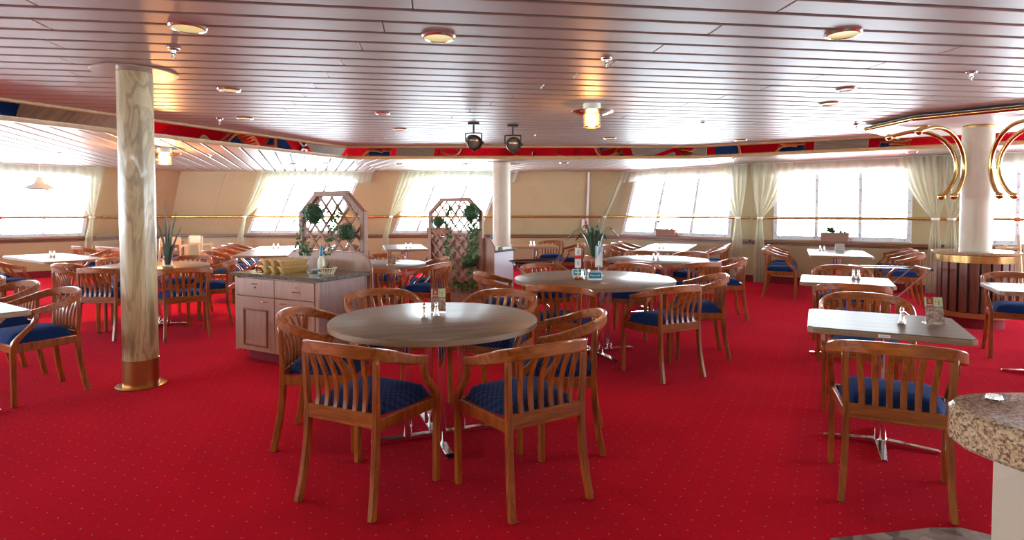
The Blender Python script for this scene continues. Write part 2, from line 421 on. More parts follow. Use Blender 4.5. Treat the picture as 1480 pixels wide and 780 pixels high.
def window(w, a, b, z0, z1, mull, portal=True):
    WIN_N[0] += 1
    r = root_struct('window_%d' % WIN_N[0])
    f = lambda l, z: l[0] + (l[1] - l[0]) * (z - ZS) / (ZL - ZS)
    e = .055 / w.len
    def strip(name, l0, l1, za, zb, d0, d1, m=M['winframe']):
        P = []
        for z in (za, zb): P += [w.pt(f(l0, z), z, d0), w.pt(f(l1, z), z, d0), w.pt(f(l1, z), z, d1), w.pt(f(l0, z), z, d1)]
        return MB().hexa(P).build(name, m, r, bevel=.004 if m is not M['pane'] else 0)
    sh = lambda l, k: (l[0] + k, l[1] + k)
    strip('frame_side', a, sh(a, e * 1.3), z0, z1, -.07, .012); strip('frame_side', sh(b, -e * 1.3), b, z0, z1, -.07, .012)
    strip('frame_bottom', sh(a, e * 1.3), sh(b, -e * 1.3), z0, z0 + .075, -.07, .012); strip('frame_top', sh(a, e * 1.3), sh(b, -e * 1.3), z1 - .075, z1, -.07, .012)
    ls = [sh(a, e * 1.3)]
    for mu in mull:
        strip('mullion', sh(mu, -e * .55), sh(mu, e * .55), z0 + .075, z1 - .075, -.07, .008); ls += [sh(mu, -e * .55), sh(mu, e * .55)]
    ls.append(sh(b, -e * 1.3))
    for i in range(0, len(ls), 2): strip('pane', ls[i], ls[i + 1], z0 + .07, z1 - .07, -.05, -.044, M['pane'])
    bo = MB(); wl = (b[0] - a[0]) * w.len; n = int(wl / .2)
    for k in range(n):
        u = (k + .5) / n; l = tuple(a[j] + (b[j] - a[j]) * u for j in (0, 1)); p = Vector(w.pt(f(l, z0 + .037), z0 + .037, .014)); bo.sphere(p, .011, 6, 4)
    for l in [sh(a, e * .65)] + list(mull) + [sh(b, -e * .65)]:
        for k in range(6):
            z = z0 + .12 + k * .2
            if z < z1 - .08: bo.sphere(w.pt(f(l, z), z, .012), .011, 6, 4)
    tag(bo.build('frame_bolts', M['bolt'], r), kind='stuff')
    if portal:
        zc = (z0 + z1) / 2; c = Vector(w.pt((f(a, zc) + f(b, zc)) / 2, zc, -.12))
        ld = bpy.data.lights.new('window_portal', 'AREA'); ld.shape = 'RECTANGLE'; ld.size = wl; ld.size_y = z1 - z0
        lo = bpy.data.objects.new('window_portal', ld); COL.objects.link(lo); lo.location = c
        nn = Vector((w.n.x, w.n.y, 0)); lo.rotation_euler = nn.to_track_quat('-Z', 'Y').to_euler()
        ld.cycles.is_portal = True
    return r

wl = Wall(T_['A'], T_['L1'], B_['A'], B_['L1'])
wl.build('wall_left', [(0, 0), (.08, .08), (.93, .93), (1, 1)], {1: (.86, 2.2)})
window(wl, (.08, .08), (.93, .93), .86, 2.2, [(.36, .36), (.64, .64)])
wl2 = Wall(T_['L1'], T_['L2'], B_['L1'], B_['L2']); wl2.build('wall_left_corner', [(0, 0), (1, 1)], {})
wb = Wall(T_['L2'], T_['R1'], B_['L2'], B_['R1'])
ub = lambda x: (x + 8.35) / 10.5
ut = lambda x: (x + 7.75) / 10.35
W2a, W2b = (ub(-6.45), ut(-5.62)), (ub(-4.25), ut(-3.50)); W3a, W3b = (ub(-2.92), ut(-2.25)), (ub(-.80), ut(-.18))
wb.build('wall_back', [(0, 0), W2a, W2b, W3a, W3b, (1, 1)], {1: (.86, 2.2), 3: (.86, 2.2)})
lm = lambda a, b, t: tuple(a[k] + (b[k] - a[k]) * t for k in (0, 1))
window(wb, W2a, W2b, .86, 2.2, [lm(W2a, W2b, .3), lm(W2a, W2b, .66)]); window(wb, W3a, W3b, .86, 2.2, [lm(W3a, W3b, .27), lm(W3a, W3b, .64)])
wa = Wall(T_['R1'], T_['R2'], B_['R1'], B_['R2'])
wa.build('wall_right_far', [(0, 0), (.16, .12), (.881, .881), (1, 1)], {1: (.86, 2.2)})
window(wa, (.16, .12), (.881, .881), .86, 2.2, [(.395, .379), (.636, .636)])
wr = Wall(T_['R2'], T_['R3'])
k = 5.20 / wr.len
ru = lambda t: (t * k, t * k)
wr.build('wall_right', [(0, 0), ru(.073), ru(.499), ru(.694), ru(1.2), (1, 1)], {1: (.86, 2.2), 3: (.86, 2.2)})
window(wr, ru(.073), ru(.499), .86, 2.2, [ru(.216), ru(.351)]); window(wr, ru(.694), ru(1.2), .86, 2.2, [ru(.765), ru(.98)])
# the side walls and the wall behind the camera (out of view, they close the room and carry the same windows)
ws = Wall((-10.59, YB), T_['A'], (-11.04, YB), B_['A'])
sl_ = [(0.03, .21), (.27, .45), (.51, .69), (.76, .96)]
ws.build('wall_left_side', [(0, 0)] + [(q, q) for ab in sl_ for q in ab] + [(1, 1)], {1: (.86, 2.2), 3: (.86, 2.2), 5: (.86, 2.2), 7: (.86, 2.2)})
for a, b in sl_: window(ws, (a, a), (b, b), .86, 2.2, [((a + b) / 2,) * 2])
we = Wall((XR, 7.54), (XR, YB)); we.build('wall_right_side', [(0, 0), (.03, .03), (.30, .30), (.36, .36), (.63, .63), (1, 1)], {1: (.86, 2.2), 3: (.86, 2.2)}); window(we, (.03, .03), (.30, .30), .86, 2.2, [(.165, .165)]); window(we, (.36, .36), (.63, .63), .86, 2.2, [(.495, .495)])
wz = Wall((XR, YB), (XL, YB)); wz.build('wall_rear', [(0, 0), (1, 1)], {})

# corner posts behind the panel joints
for i, kk in enumerate(('A', 'L1', 'L2', 'R1', 'R2', 'R3')):
    b, t = Vector(B_[kk]), Vector(T_[kk]); o = (b - Vector((-1, 7))).normalized()
    P = []
    for p, z in ((b, ZS - .05), (b + (t - b) * 1.05, ZL + .07)):
        q = Vector((-o.y, o.x)) * .10
        P += [(*(p + o * .012 - q), z), (*(p + o * .16 - q * 1.5), z), (*(p + o * .16 + q * 1.5), z), (*(p + o * .012 + q), z)]
    tag(MB().hexa(P).build('trim_%d' % (20 + i), M['wall']), kind='structure')
# skirting and window-sill mouldings
for i, (w, nm) in enumerate(((wl, 'left'), (wl2, 'left_corner'), (wb, 'back'), (wa, 'right_far'), (wr, 'right'))):
    P = [w.pt(0, 0, 0), w.pt(1, 0, 0), w.pt(1, 0, .02), w.pt(0, 0, .02)]
    tag(MB().hexa(P + [(p[0], p[1], .14) for p in P]).build('baseboard_' + nm, M['red_base']), kind='structure')
    r = root_struct('trim_%d' % (i + 1))
    P = [w.pt(0, ZS, -.02), w.pt(1, ZS, -.02), w.pt(1, ZS, .17), w.pt(0, ZS, .17)]
    MB().hexa([(p[0], p[1], ZS - .012) for p in P] + [(p[0], p[1], ZS + .022) for p in P]).build('sill_board', M['sillwood'], r, bevel=.004)
    P = [w.pt(0, .7, 0), w.pt(1, .7, 0), w.pt(1, .7, .022), w.pt(0, .7, .022)]
    MB().hexa([(p[0], p[1], ZS - .075) for p in P] + [(p[0], p[1], ZS - .03) for p in P]).build('moulding', M['sillwood'], r, bevel=.004)

# brass hand rails in front of the windows
def handrail(w, u0, u1, label):
    r = thing('handrail', label, 'handrail', w.pt(u0, 1.27, .09))
    o = Vector(r.location); a = Vector(w.pt(u0, 1.27, .09)) - o; b = Vector(w.pt(u1, 1.27, .09)) - o
    MB().tube([a, b], .027, 10).build('bar', M['brass'], r, smooth=True)
    n = max(2, round((b - a).length / 1.5))
    for i in range(n):
        t = (i + .5) / n; p = a.lerp(b, t); q = Vector(w.pt(u0 + (u1 - u0) * t, 1.27, -.0)) - o
        MB().tube([p, q], .014, 8).sphere(p, .03, 8, 6).build('bracket', M['brass'], r, smooth=True)
handrail(wl, .02, .97, 'long brass hand rail across the bright far left window')
handrail(wl2, .05, .93, 'short brass hand rail on the angled wall beside the marble column')
handrail(wb, .0, .985, 'long brass hand rail along the back wall behind the trellises')
handrail(wa, .02, .985, 'brass hand rail crossing the window behind the big potted plant')
handrail(wr, .005, .95, 'brass hand rail crossing the right hand windows behind the drapes')

# main ceiling: dark backing with satin metal planks
tag(MB().prism([(-9.5, -3.4), (10.8, -3.4), (10.8, 7.2), (4.5, 11.5), (-4.0, 11.5), (-9.5, 1)], ZC + .035, ZC + .08).build('ceiling_backing', M['darkgap']), kind='structure')
ceil = root_struct('ceiling')
ang = math.radians(7.7); du = Vector((math.cos(ang), math.sin(ang))); dv = Vector((-math.sin(ang), math.cos(ang)))
FB = [(-8.3, -.45), (-2.88, 10.31), (3.1, 10.25), (9.2, 6.75)]           # lower edge of the mirror fascia
def offset_line(poly, ds):
    # shift each edge of the polyline into the room by its own distance and intersect neighbours
    L = []
    for i in range(len(poly) - 1):
        p, q = Vector(poly[i]), Vector(poly[i + 1]); t = (q - p).normalized(); n = Vector((t.y, -t.x)) * ds[i]; L.append((p + n, t))
    out = [tuple(L[0][0])]
    for i in range(1, len(L)):
        (p, t), (q, u) = L[i - 1], L[i]; k = ((q - p).x * u.y - (q - p).y * u.x) / (t.x * u.y - t.y * u.x); out.append(tuple(p + t * k))
    p, t = L[-1]; out.append(tuple(p + t * (Vector(poly[-1]) - Vector(poly[-2])).length)); return out
FT = offset_line(FB, (.18, .27, .24))
def inside_main(poly):
    pl = poly
    for i in range(3):
        a, b = FT[i], FT[i + 1]
        e = (Vector(b) - Vector(a)).normalized(); n = Vector((-e.y, e.x)) * .12
        pl = clip(pl, (b[0] + n.x, b[1] + n.y), (a[0] + n.x, a[1] + n.y))
        if len(pl) < 3: return None
    return pl
def plank(poly, z, parent):
    n = len(poly)
    c = (sum(p[0] for p in poly) / n, sum(p[1] for p in poly) / n)
    MB().prism([(x - c[0], y - c[1]) for x, y in poly], 0, .018).build('ceiling_plank', M['plank'], parent, bevel=.006, loc=(c[0], c[1], z))
PW, PG = .188, .032
for i in range(-1, 50):
    v = 2.0 + i * (PW + PG); row = i % 2
    for kx in range(-3, 4):
        # joints step back along the slanted line seen in the photograph
        u0 = -2.0 - .42 * (v - 3.1) + 3.8 * kx + (1.9 if row else 0); u1 = u0 + 3.797
        poly = [tuple(du * a + dv * b) for a, b in ((u0, v), (u1, v), (u1, v + PW), (u0, v + PW))]
        pl = inside_main(poly)
        if pl is None or max(p[1] for p in pl) < 1.2: continue
        xs = [p[0] / max(p[1], .5) for p in pl]
        if min(xs) > 1.1 or max(xs) < -1.1: continue
        plank(pl, ZC, ceil)
# near planks above and behind the camera, one joined piece (out of view)
mb = MB()
for i in range(-26, -1):
    v = 2.0 + i * (PW + PG)
    mb.prism([tuple(du * a + dv * b) for a, b in ((-9, v), (10, v), (10, v + PW), (-9, v + PW))], ZC, ZC + .018)
tag(mb.build('ceiling_planks_rear', M['plank'], ceil, bevel=0), kind='stuff')

# perimeter ceiling
tag(MB().prism([(-13.2, -3.4), (-8.35, -.6), (-2.9, 10.38), (-2.9, 14.6), (-13.2, 14.6)], ZL + .035, ZL + .08).build('ceiling_backing_left', M['darkgap']), kind='structure')
tag(MB().prism([(-2.9, 10.38), (3.12, 10.32), (3.12, 14.6), (-2.9, 14.6)], ZL + .035, ZL + .08).build('ceiling_backing_center', M['darkgap']), kind='structure')
tag(MB().prism([(3.12, 10.32), (9.25, 6.8), (11, 5.8), (11, 14.6), (3.12, 14.6)], ZL + .035, ZL + .08).build('ceiling_backing_right', M['darkgap']), kind='structure')
def sector(name, region, d, step, gap):
    r = root_struct(name); d = Vector(d).normalized(); p = Vector((-d.y, d.x))
    vs = [Vector(q).dot(p) for q in region]; us = [Vector(q).dot(d) for q in region]
    v = min(vs)
    while v < max(vs):
        poly = [tuple(d * a + p * b) for a, b in ((min(us), v), (max(us), v), (max(us), v + step - gap), (min(us), v + step - gap))]
        for i in range(len(region)):
            poly = clip(poly, region[i], region[(i + 1) % len(region)])
            if len(poly) < 3: break
        if len(poly) >= 3:
            a = abs(sum(poly[i][0] * poly[(i + 1) % len(poly)][1] - poly[(i + 1) % len(poly)][0] * poly[i][1] for i in range(len(poly)))) / 2
            if a > .01: plank(poly, ZL, r)
        v += step
# regions are listed counter-clockwise
sector('ceiling_left', [(-8.36, -.42), (-2.93, 10.36), (-2.93, 14.3), (-8.6, 14.3), (-13.0, 9.9), (-13.0, -.4)], (-.347, 1), .22, .036)
sector('ceiling_center', [(-2.93, 10.36), (3.10, 10.30), (3.10, 14.3), (-2.93, 14.3)], (-.49, 1), .22, .03)
sector('ceiling_right', [(3.10, 10.30), (9.22, 6.80), (10.9, 6.5), (10.9, 8.0), (3.10, 14.3)], (.83, -.56), .22, .03)

# mirror fascia: tilted mirror strips between oak trims
fa = root_struct('fascia')
for i in range(3):
    a, b, c, d = Vector(FB[i]), Vector(FB[i + 1]), Vector(FT[i + 1]), Vector(FT[i])
    n = max(1, round((b - a).length / 2.2))
    for j in range(n):
        t0, t1 = j / n, (j + 1) / n
        p0, p1, q0, q1 = a.lerp(b, t0), a.lerp(b, t1), d.lerp(c, t0), d.lerp(c, t1)
        P = [(p0.x, p0.y, ZL), (p1.x, p1.y, ZL), (q1.x, q1.y, ZC), (q0.x, q0.y, ZC)]
        nrm = (Vector(P[1]) - Vector(P[0])).cross(Vector(P[3]) - Vector(P[0])).normalized()
        if nrm.z < 0: nrm = -nrm
        MB().hexa([Vector(x) for x in P] + [Vector(x) + nrm * .012 for x in P]).build('mirror_panel', M['mirror'], fa)
    for (s, e, z) in ((a, b, ZL), (d, c, ZC)):
        if z == ZL: MB().bar((s.x, s.y, z - .005), (e.x, e.y, z - .005), .055, .045).build('lower_trim', M['oaktrim'], fa, bevel=.006)
        else: MB().bar((s.x, s.y, z - .012), (e.x, e.y, z - .012), .055, .035).build('upper_trim', M['oaktrim'], fa, bevel=.006)
# ------------------------------------------------------------------ columns
def column(label, x, y, r, ztop, m, base=None, ring=None):
    t = thing('column', label, 'column', (x, y, 0))
    MB().lathe([(r, .02), (r, ztop)], 40).build('shaft', m, t, smooth=True)
    if base:
        MB().lathe([(r + .004, .012), (r + .004, .22)], 40).build('brass_sleeve', M['copper'], t, smooth=True)
        MB().lathe([(r + .055, 0), (r + .055, .008), (r + .01, .014)], 40).build('base_plate', M['brass'], t, smooth=True)
    if ring: MB().lathe([(ring, ztop - .012), (ring, ztop - .002)], 48).build('ceiling_ring', M['rimmetal'] if not base else M['ringpaint'], t, bevel=.003)
    return t
M['ringpaint'] = mat('ceiling_ring_paint', (.46, .38, .33), .35, .4)
column('cream veined marble column with copper sleeve and brass foot plate', -2.99, 4.70, .126, ZC, M['marble'], True, .30)
column('slim cream column standing behind the right trellis', -.20, 11.40, .17, ZL, M['columncream'], None, .36)

# round bar island with a column through it
bx, by = 5.68, 7.20
isl = thing('bar_island', 'round bar island of dark wooden slats with granite top and brass band', 'bar counter', (bx, by, 0))
MB().lathe([(.30, 0), (.30, .13)], 40).build('plinth', M['red_base'], isl, smooth=True)
MB().lathe([(.352, .13), (.352, .82)], 48).build('core', M['black'], isl, smooth=True)
sl = MB().box((0, 0, 0), (.026, .082, .615)).mesh('slat', M['darkslat'], bevel=.004)
for i in range(22):
    a = 2 * PI * i / 22 + .05
    inst(sl, 'slat', isl, (.366 * math.cos(a), .366 * math.sin(a), .4975), a)
MB().lathe([(.386, .13), (.386, .19)], 48).build('bottom_rail', M['copper'], isl, smooth=True)
MB().lathe([(.394, .785), (.394, .87)], 48).build('brass_band', M['brass'], isl, smooth=True)
MB().lathe([(.43, .875), (.442, .883), (.442, .907), (.434, .915)], 56).build('granite_top', M['granite'], isl, smooth=True)
c3 = thing('column', 'cream column rising from the round bar island', 'column', (bx, by, .915))
MB().lathe([(.162, .001), (.162, 1.50)], 40).build('shaft', M['columncream'], c3, smooth=True)
MB().lathe([(.168, 1.49), (.168, 1.515)], 40).build('top_collar', M['brassdark'], c3, smooth=True)
# brass arms around the column
for lab, az in (('front brass scroll arm left of the bar island column', 197), ('rear brass scroll arm left of the bar island column', 165),
                ('front brass scroll arm right of the bar island column', 266), ('rear brass scroll arm right of the bar island column', 298)):
    a = math.radians(az); d = Vector((math.cos(a), math.sin(a), 0)); o = Vector((bx, by, 0)) + d * .20; o.z = 1.95
    t = thing('scroll_arm', lab, 'brass arm', o, 0, 'brass scroll arms on the bar island column')
    pts = [(.17, 1.58), (.10, 1.66), (.035, 1.80), (.018, 1.95), (.06, 2.13), (.17, 2.28), (.33, 2.37), (.50, 2.39), (.66, 2.36), (.76, 2.33)]
    MB().tube(smoothpath([d * (q - .0) + Vector((0, 0, z - 1.95)) for q, z in pts], 5), .024, 12).build('pipe', M['brass'], t, smooth=True)
    for q, z in (pts[0], pts[-1]): MB().sphere(d * q + Vector((0, 0, z - 1.95)), .042, 14, 10).build('ball', M['brass'], t, smooth=True)
# dropped panel above the bar island
oc = [(4.52, 7.55), (4.54, 6.70), (5.20, 5.98), (6.45, 5.85), (7.3, 6.55), (7.15, 7.45), (5.50, 8.40)]
dp = thing('ceiling_canopy', 'white ceiling canopy edged with brass above the bar island', 'ceiling panel', (bx, by, 0))
MB().prism([(x - bx, y - by) for x, y in oc], 2.435, 2.478).build('panel', M['white'], dp, bevel=.004)
for i in range(len(oc)):
    p, q = oc[i], oc[(i + 1) % len(oc)]
    MB().tube([(p[0] - bx, p[1] - by, 2.445), (q[0] - bx, q[1] - by, 2.445)], .026, 10).sphere((p[0] - bx, p[1] - by, 2.445), .027, 10, 6).build('edge_tube', M['brass'], dp, smooth=True)
for x, y in ((5.02, 7.2), (5.9, 6.4), (6.5, 7.3)):
    MB().lathe([(.055, -.02), (.06, 0)], 20, (x - bx, y - by, 2.433)).build('canopy_lamp', M['brassdark'], dp, smooth=True)

# ------------------------------------------------------------------ chairs
def chair_proto(seatmat):
    t = thing('dining_chair', 'x', 'chair')
    cw = M['chairwood']
    half = [(-.268, .095, .664), (-.279, .0, .682), (-.278, -.085, .706), (-.258, -.165, .730), (-.213, -.226, .748), (-.145, -.262, .758), (-.07, -.279, .763), (0, -.284, .764)]
    path = smoothpath(half + [(-x, y, z) for x, y, z in reversed(half[:-1])], 3)
    n = len(path)
    hs = [.040 + .020 * min(1, min(i, n - 1 - i) / 10) for i in range(n)]; wsz = [.034 - .008 * min(1, min(i, n - 1 - i) / 10) for i in range(n)]
    MB().sweep(path, wsz, hs).build('top_rail', M['chairrail'], t, smooth=True, bevel=.006)
    def ry(x):
        best = min(path, key=lambda p: abs(p.x - x) + (10 if p.y > -.1 else 0)); return best.y
    for s in (-1, 1):
        MB().sweep(smoothpath([(s * .222, -.272, 0), (s * .213, -.243, .14), (s * .207, -.222, .30), (s * .205, -.218, .42), (s * .207, -.216, .48), (s * .213, -.222, .60), (s * .216, ry(s * .216) + .002, .735)], 3),
                   [.030] * 19, [.036] * 9 + [.030] * 5 + [.024] * 5, (0, 1, 0)).build('leg', cw, t, smooth=True, bevel=.004)
        MB().sweep(smoothpath([(s * .258, .205, 0), (s * .259, .205, .22), (s * .260, .206, .39), (s * .262, .197, .455), (s * .266, .150, .515), (s * .271, .096, .570), (s * .274, .072, .615), (s * .272, .068, .656)], 3),
                   .030, [.034] * 8 + [.036] * 4 + [.030] * 10, (0, 1, 0)).build('leg', cw, t, smooth=True, bevel=.004)
    for i in range(6):
        u = (i - 2.5) / 2.5; xb, xt = u * .142, u * .158
        MB().sweep(smoothpath([(xb, -.222, .455), (xb, -.212, .53), ((xb + xt) / 2, -.222, .63), (xt, ry(xt) + .004, .742)], 3), .027, .013, (0, 1, 0)).build('slat', cw, t, smooth=True, bevel=.003)
    MB().box((0, -.219, .437), (.395, .022, .070)).build('back_apron', M['chairrail'], t, bevel=.004)
    MB().box((0, .205, .415), (.49, .022, .058)).build('front_apron', M['chairrail'], t, bevel=.004)
    for s in (-1, 1): MB().bar((s * .207, -.21, .415), (s * .256, .20, .415), .022, .058).build('side_apron', cw, t, bevel=.004)
    P = []
    nu, nv = 13, 13
    for i in range(nu + 1):
        row = []; a = -1 + 2 * i / nu
        for j in range(nv + 1):
            b = -1 + 2 * j / nv
            # square mapped to a rounded square, domed
            sa = a * math.sqrt(1 - .22 * b * b); sb = b * math.sqrt(1 - .22 * a * a)
            y = .005 + sb * .222; wdt = .198 + (.252 - .198) * (sb + 1) / 2
            e = max(abs(a), abs(b)); h = .446 + .078 * (1 - e ** 4) ** .5 if e < 1 else .446
            row.append((sa * wdt, y, h))
        P.append(row)
    mb = MB().grid(P)
    rim = [(i, 0) for i in range(nu + 1)] + [(nu, j) for j in range(1, nv + 1)] + [(i, nv) for i in range(nu - 1, -1, -1)] + [(0, j) for j in range(nv - 1, 0, -1)]
    mb.f.append(tuple(i * (nv + 1) + j for i, j in rim))
    mb.build('seat', seatmat, t, smooth=True)
    return t
PROTO = {'blue': chair_proto(M['blue']), 'navy': chair_proto(M['navy'])}
USED = set()
def chair(x, y, f, label, group, kind='blue'):
    if kind not in USED: o = PROTO[kind]; USED.add(kind)
    else: o = dup(PROTO[kind])
    o.location = (x, y, 0); o.rotation_euler = (0, 0, face_rz(f)); tag(o, label, 'chair', group)
    return o
def chair_b(xr, yr, f, label, group, kind='blue', d=.27):     # placed by the point at the back of its top rail
    f = Vector(f).normalized(); return chair(xr + f.x * d, yr + f.y * d, f, label, group, kind)

# ------------------------------------------------------------------ tables
def round_table(x, y, r, label, rz=0., legs=4):
    t = thing('round_table', label, 'table', (x, y, 0), rz)
    MB().lathe([(r - .006, .712), (r - .002, .716), (r - .002, .736), (r - .008, .74)], 72).build('tabletop', M['tabletop'], t, smooth=True)
    MB().lathe([(r - .02, .7035), (r, .7045), (r, .734), (r - .012, .7355)], 72).build('edge_band', M['tableedge'], t, smooth=True)
    lg = .17
    for i in range(4):
        a = i * PI / 2
        MB().lathe([(.027, .03), (.027, .703)], 16, (lg * math.cos(a), lg * math.sin(a), 0)).build('leg', M['chrome'], t, smooth=True)
    for a in (0, PI / 2):
        d = Vector((math.cos(a), math.sin(a), 0)); L = min(.44, r * .62)
        MB().sweep([-d * L + Vector((0, 0, .012)), -d * (L - .03) + Vector((0, 0, .018)), d * (L - .03) + Vector((0, 0, .018)), d * L + Vector((0, 0, .012))], .05, [.016, .026, .026, .016]).build('base_bar', M['chrome'], t, bevel=.004)
    MB().box((0, 0, .695), (.46, .46, .014)).build('top_plate', M['black'], t)
    return t
def square_table(x, y, sx, sy, rz, label, top='tabletop', cols=1):
    t = thing('dining_table', label, 'table', (x, y, 0), rz)
    c = .05; X, Y = sx / 2, sy / 2
    poly = [(-X + c, -Y), (X - c, -Y), (X, -Y + c), (X, Y - c), (X - c, Y), (-X + c, Y), (-X, Y - c), (-X, -Y + c)]
    c2 = .03; poly = [(-X + c2, -Y), (X - c2, -Y), (X, -Y + c2), (X, Y - c2), (X - c2, Y), (-X + c2, Y), (-X, Y - c2), (-X, -Y + c2)]
    MB().prism([(a * .992, b * .992) for a, b in poly], .712, .74).build('tabletop', M[top], t, bevel=.003)
    MB().prism(poly, .704, .736).build('edge_band', M['tableedge'], t, bevel=.004)
    for k in range(cols):
        oy = 0 if cols == 1 else (k - .5) * sy * .52
        MB().lathe([(.036, .03), (.036, .70)], 18, (0, oy, 0)).build('leg', M['chrome'], t, smooth=True)
        for a in (0, PI / 2):
            d = Vector((math.cos(a), math.sin(a), 0)); L = .30
            MB().sweep([Vector((0, oy, .011)) - d * L, Vector((0, oy, .026)), Vector((0, oy, .011)) + d * L], [.03, .06, .03], [.014, .028, .014]).build('base_bar', M['chrome'], t, bevel=.004)
        MB().box((0, oy, .695), (.3, .3, .016)).build('top_plate', M['black'], t)
    return t

g = 'chairs around the nearest round table'
round_table(-.48, 3.62, .635, 'nearest round table with wood laminate top and four chrome legs', math.radians(21))
chair(-.715, 2.945, (.20, .42), 'nearest chair on the left, back turned to the camera, at the nearest round table', g, 'navy')
chair(.05, 2.94, (-.26, .43), 'nearest chair right of centre, back turned to the camera, at the nearest round table', g, 'navy')
chair(-1.13, 3.62, (1, .04), 'chair side-on between the service cabinet and the nearest round table', g, 'navy')
chair(.28, 3.58, (-1, .12), 'chair side-on at the right edge of the nearest round table', g, 'navy')
chair(-.93, 4.36, (.52, -.85), 'chair on the far left side of the nearest round table beside the service cabinet', g, 'navy')
chair(-.13, 4.33, (-.42, -.9), 'chair on the far right side of the nearest round table, facing the camera', g, 'navy')

g = 'chairs around the large round table with flags'
round_table(.81, 5.80, .785, 'large round table in the middle carrying two small flags', math.radians(20))
chair_b(.34, 4.84, (.33, .94), 'chair with its back to the camera in front of the flag table', g)
chair(1.30, 5.06, (-.22, .44), 'chair at the right front of the flag table showing its slatted back', g)
chair(1.80, 5.72, (-1, .15), 'chair at the right side of the flag table behind the slatted-back one', g)
chair_b(-.36, 5.86, (1, .0), 'chair at the left end of the flag table near the right trellis', g)
chair_b(.30, 6.90, (.42, -.9), 'chair behind the flag table, in front of the black tray', g)
chair_b(1.42, 6.85, (-.45, -.9), 'chair behind the flag table on its right, facing the camera', g)

g = 'chairs around the far round table'
round_table(2.0, 8.10, .69, 'far round table with pale reflections in front of the right windows', .3)
chair_b(1.48, 7.12, (.45, .9), 'chair at the left front of the far round table', g)
chair_b(2.33, 7.02, (-.25, .97), 'chair at the right front of the far round table', g)
chair(2.78, 7.75, (-1, .12), 'chair standing alone at the right side of the far round table, seen side-on', g)
chair_b(2.75, 8.85, (-.65, -.76), 'chair at the right rear of the far round table', g)
chair_b(2.0, 9.12, (-.05, -1), 'chair at the rear of the far round table', g)
chair_b(1.02, 8.05, (1, .0), 'chair at the left end of the far round table beside the big plant', g)

g = 'chairs around the round table behind the service cabinet'
round_table(-1.72, 7.42, .63, 'round table half hidden behind the left trellis post', .1)
chair_b(-1.48, 6.25, (-.15, 1), 'chair with its back to the camera in front of the table behind the left trellis', g)
chair_b(-.80, 6.98, (-.92, .40), 'nearer chair on the right of the table behind the left trellis', g)
chair_b(-.86, 7.82, (-.96, -.25), 'farther chair on the right of the table behind the left trellis', g)
chair_b(-1.80, 8.48, (0, -1), 'chair at the rear of the table behind the left trellis', g)

g = 'chairs around the round table behind the marble column'
round_table(-4.38, 7.15, .62, 'round table half hidden behind the marble column', .2)
chair_b(-5.28, 6.80, (.92, .32), 'chair left of the marble column, facing right to the round table', g)
chair_b(-4.50, 6.30, (.08, 1), 'chair just left of the marble column with its slatted back to the camera', g)
chair_b(-3.52, 6.35, (-.62, .78), 'chair just right of the marble column with its slatted back to the camera', g)
chair_b(-3.52, 7.45, (-.95, -.25), 'chair right of the marble column at the far right side of the round table', g)
chair_b(-4.40, 8.15, (.05, -1), 'chair behind the round table right of the marble column, facing the camera', g)
chair_b(-5.25, 7.75, (.85, -.5), 'chair at the rear left of the round table behind the marble column', g)

rR = math.radians(-27.5); fR = (.46, .88); bR = (-.46, -.88)
g = 'chairs at the row of square tables on the right'
square_table(2.21, 3.49, .79, .72, rR, 'nearest square table on the right holding a menu stand')
chair(1.91, 2.93, fR, 'nearest chair on the right, back turned, at the square table with a menu stand', g)
chair_b(2.63, 4.38, bR, 'chair facing the camera behind the nearest square table on the right', g)
square_table(3.20, 5.63, .77, .72, rR, 'second square table in the right hand row')
chair_b(2.88, 4.93, fR, 'chair in front of the second square table on the right', g)
chair_b(3.72, 6.63, bR, 'chair behind the second square table on the right', g)
square_table(4.56, 4.98, .80, .72, rR, 'square table cut off by the right edge of the picture')
chair(4.88, 5.62, bR, 'chair behind the square table at the right picture edge', g)
chair(4.36, 4.40, (.30, .95), 'chair in front of the square table at the right picture edge, mostly out of view', g)
g = 'chairs at the table under the right window'
rW = math.radians(-25.5); fW = (.9, -.43); bW = (-.9, .43)
square_table(5.22, 9.42, .84, 1.70, rW, 'long table standing under the right hand window', cols=2)
for i, (x, y) in enumerate(((4.36, 9.50), (4.62, 10.02), (4.88, 10.53))):
    chair(x, y, fW, ('nearest', 'middle', 'farthest')[i] + ' of three chairs left of the table under the right window', g)
for i, (x, y) in enumerate(((5.78, 8.72), (6.06, 9.26), (6.34, 9.80))):
    chair(x, y, bW, ('nearest', 'middle', 'farthest')[i] + ' of three chairs right of the table under the right window', g)

g = 'chairs at the pair of tables under the far right window'
rF = math.radians(-23)
square_table(2.66, 10.30, .80, 1.06, rF, 'nearer of two white-shining tables under the window behind the far round table')
square_table(3.10, 11.40, .84, 1.12, rF, 'farther of two white-shining tables, touching the window wall')
for i, (x, y) in enumerate(((1.92, 10.55), (2.17, 11.15), (2.42, 11.72))):
    chair(x, y, (.92, -.39), ('nearest', 'middle', 'farthest')[i] + ' chair in the row left of the two white-shining tables', g)
for i, (x, y) in enumerate(((3.30, 9.90), (3.54, 10.45), (3.82, 11.05))):
    chair(x, y, (-.92, .39), ('nearest', 'middle', 'farthest')[i] + ' chair in the row right of the two white-shining tables', g)

g = 'chairs at the wooden table by the middle column'
square_table(.42, 11.30, .86, .90, .05, 'square table with orange-brown top right of the middle column', top='orangewood')
chair(1.10, 11.20, (-1, -.1), 'chair right of the orange-brown table by the middle column', g)
chair(.80, 12.05, (-.2, -1), 'chair behind the orange-brown table by the middle column', g)

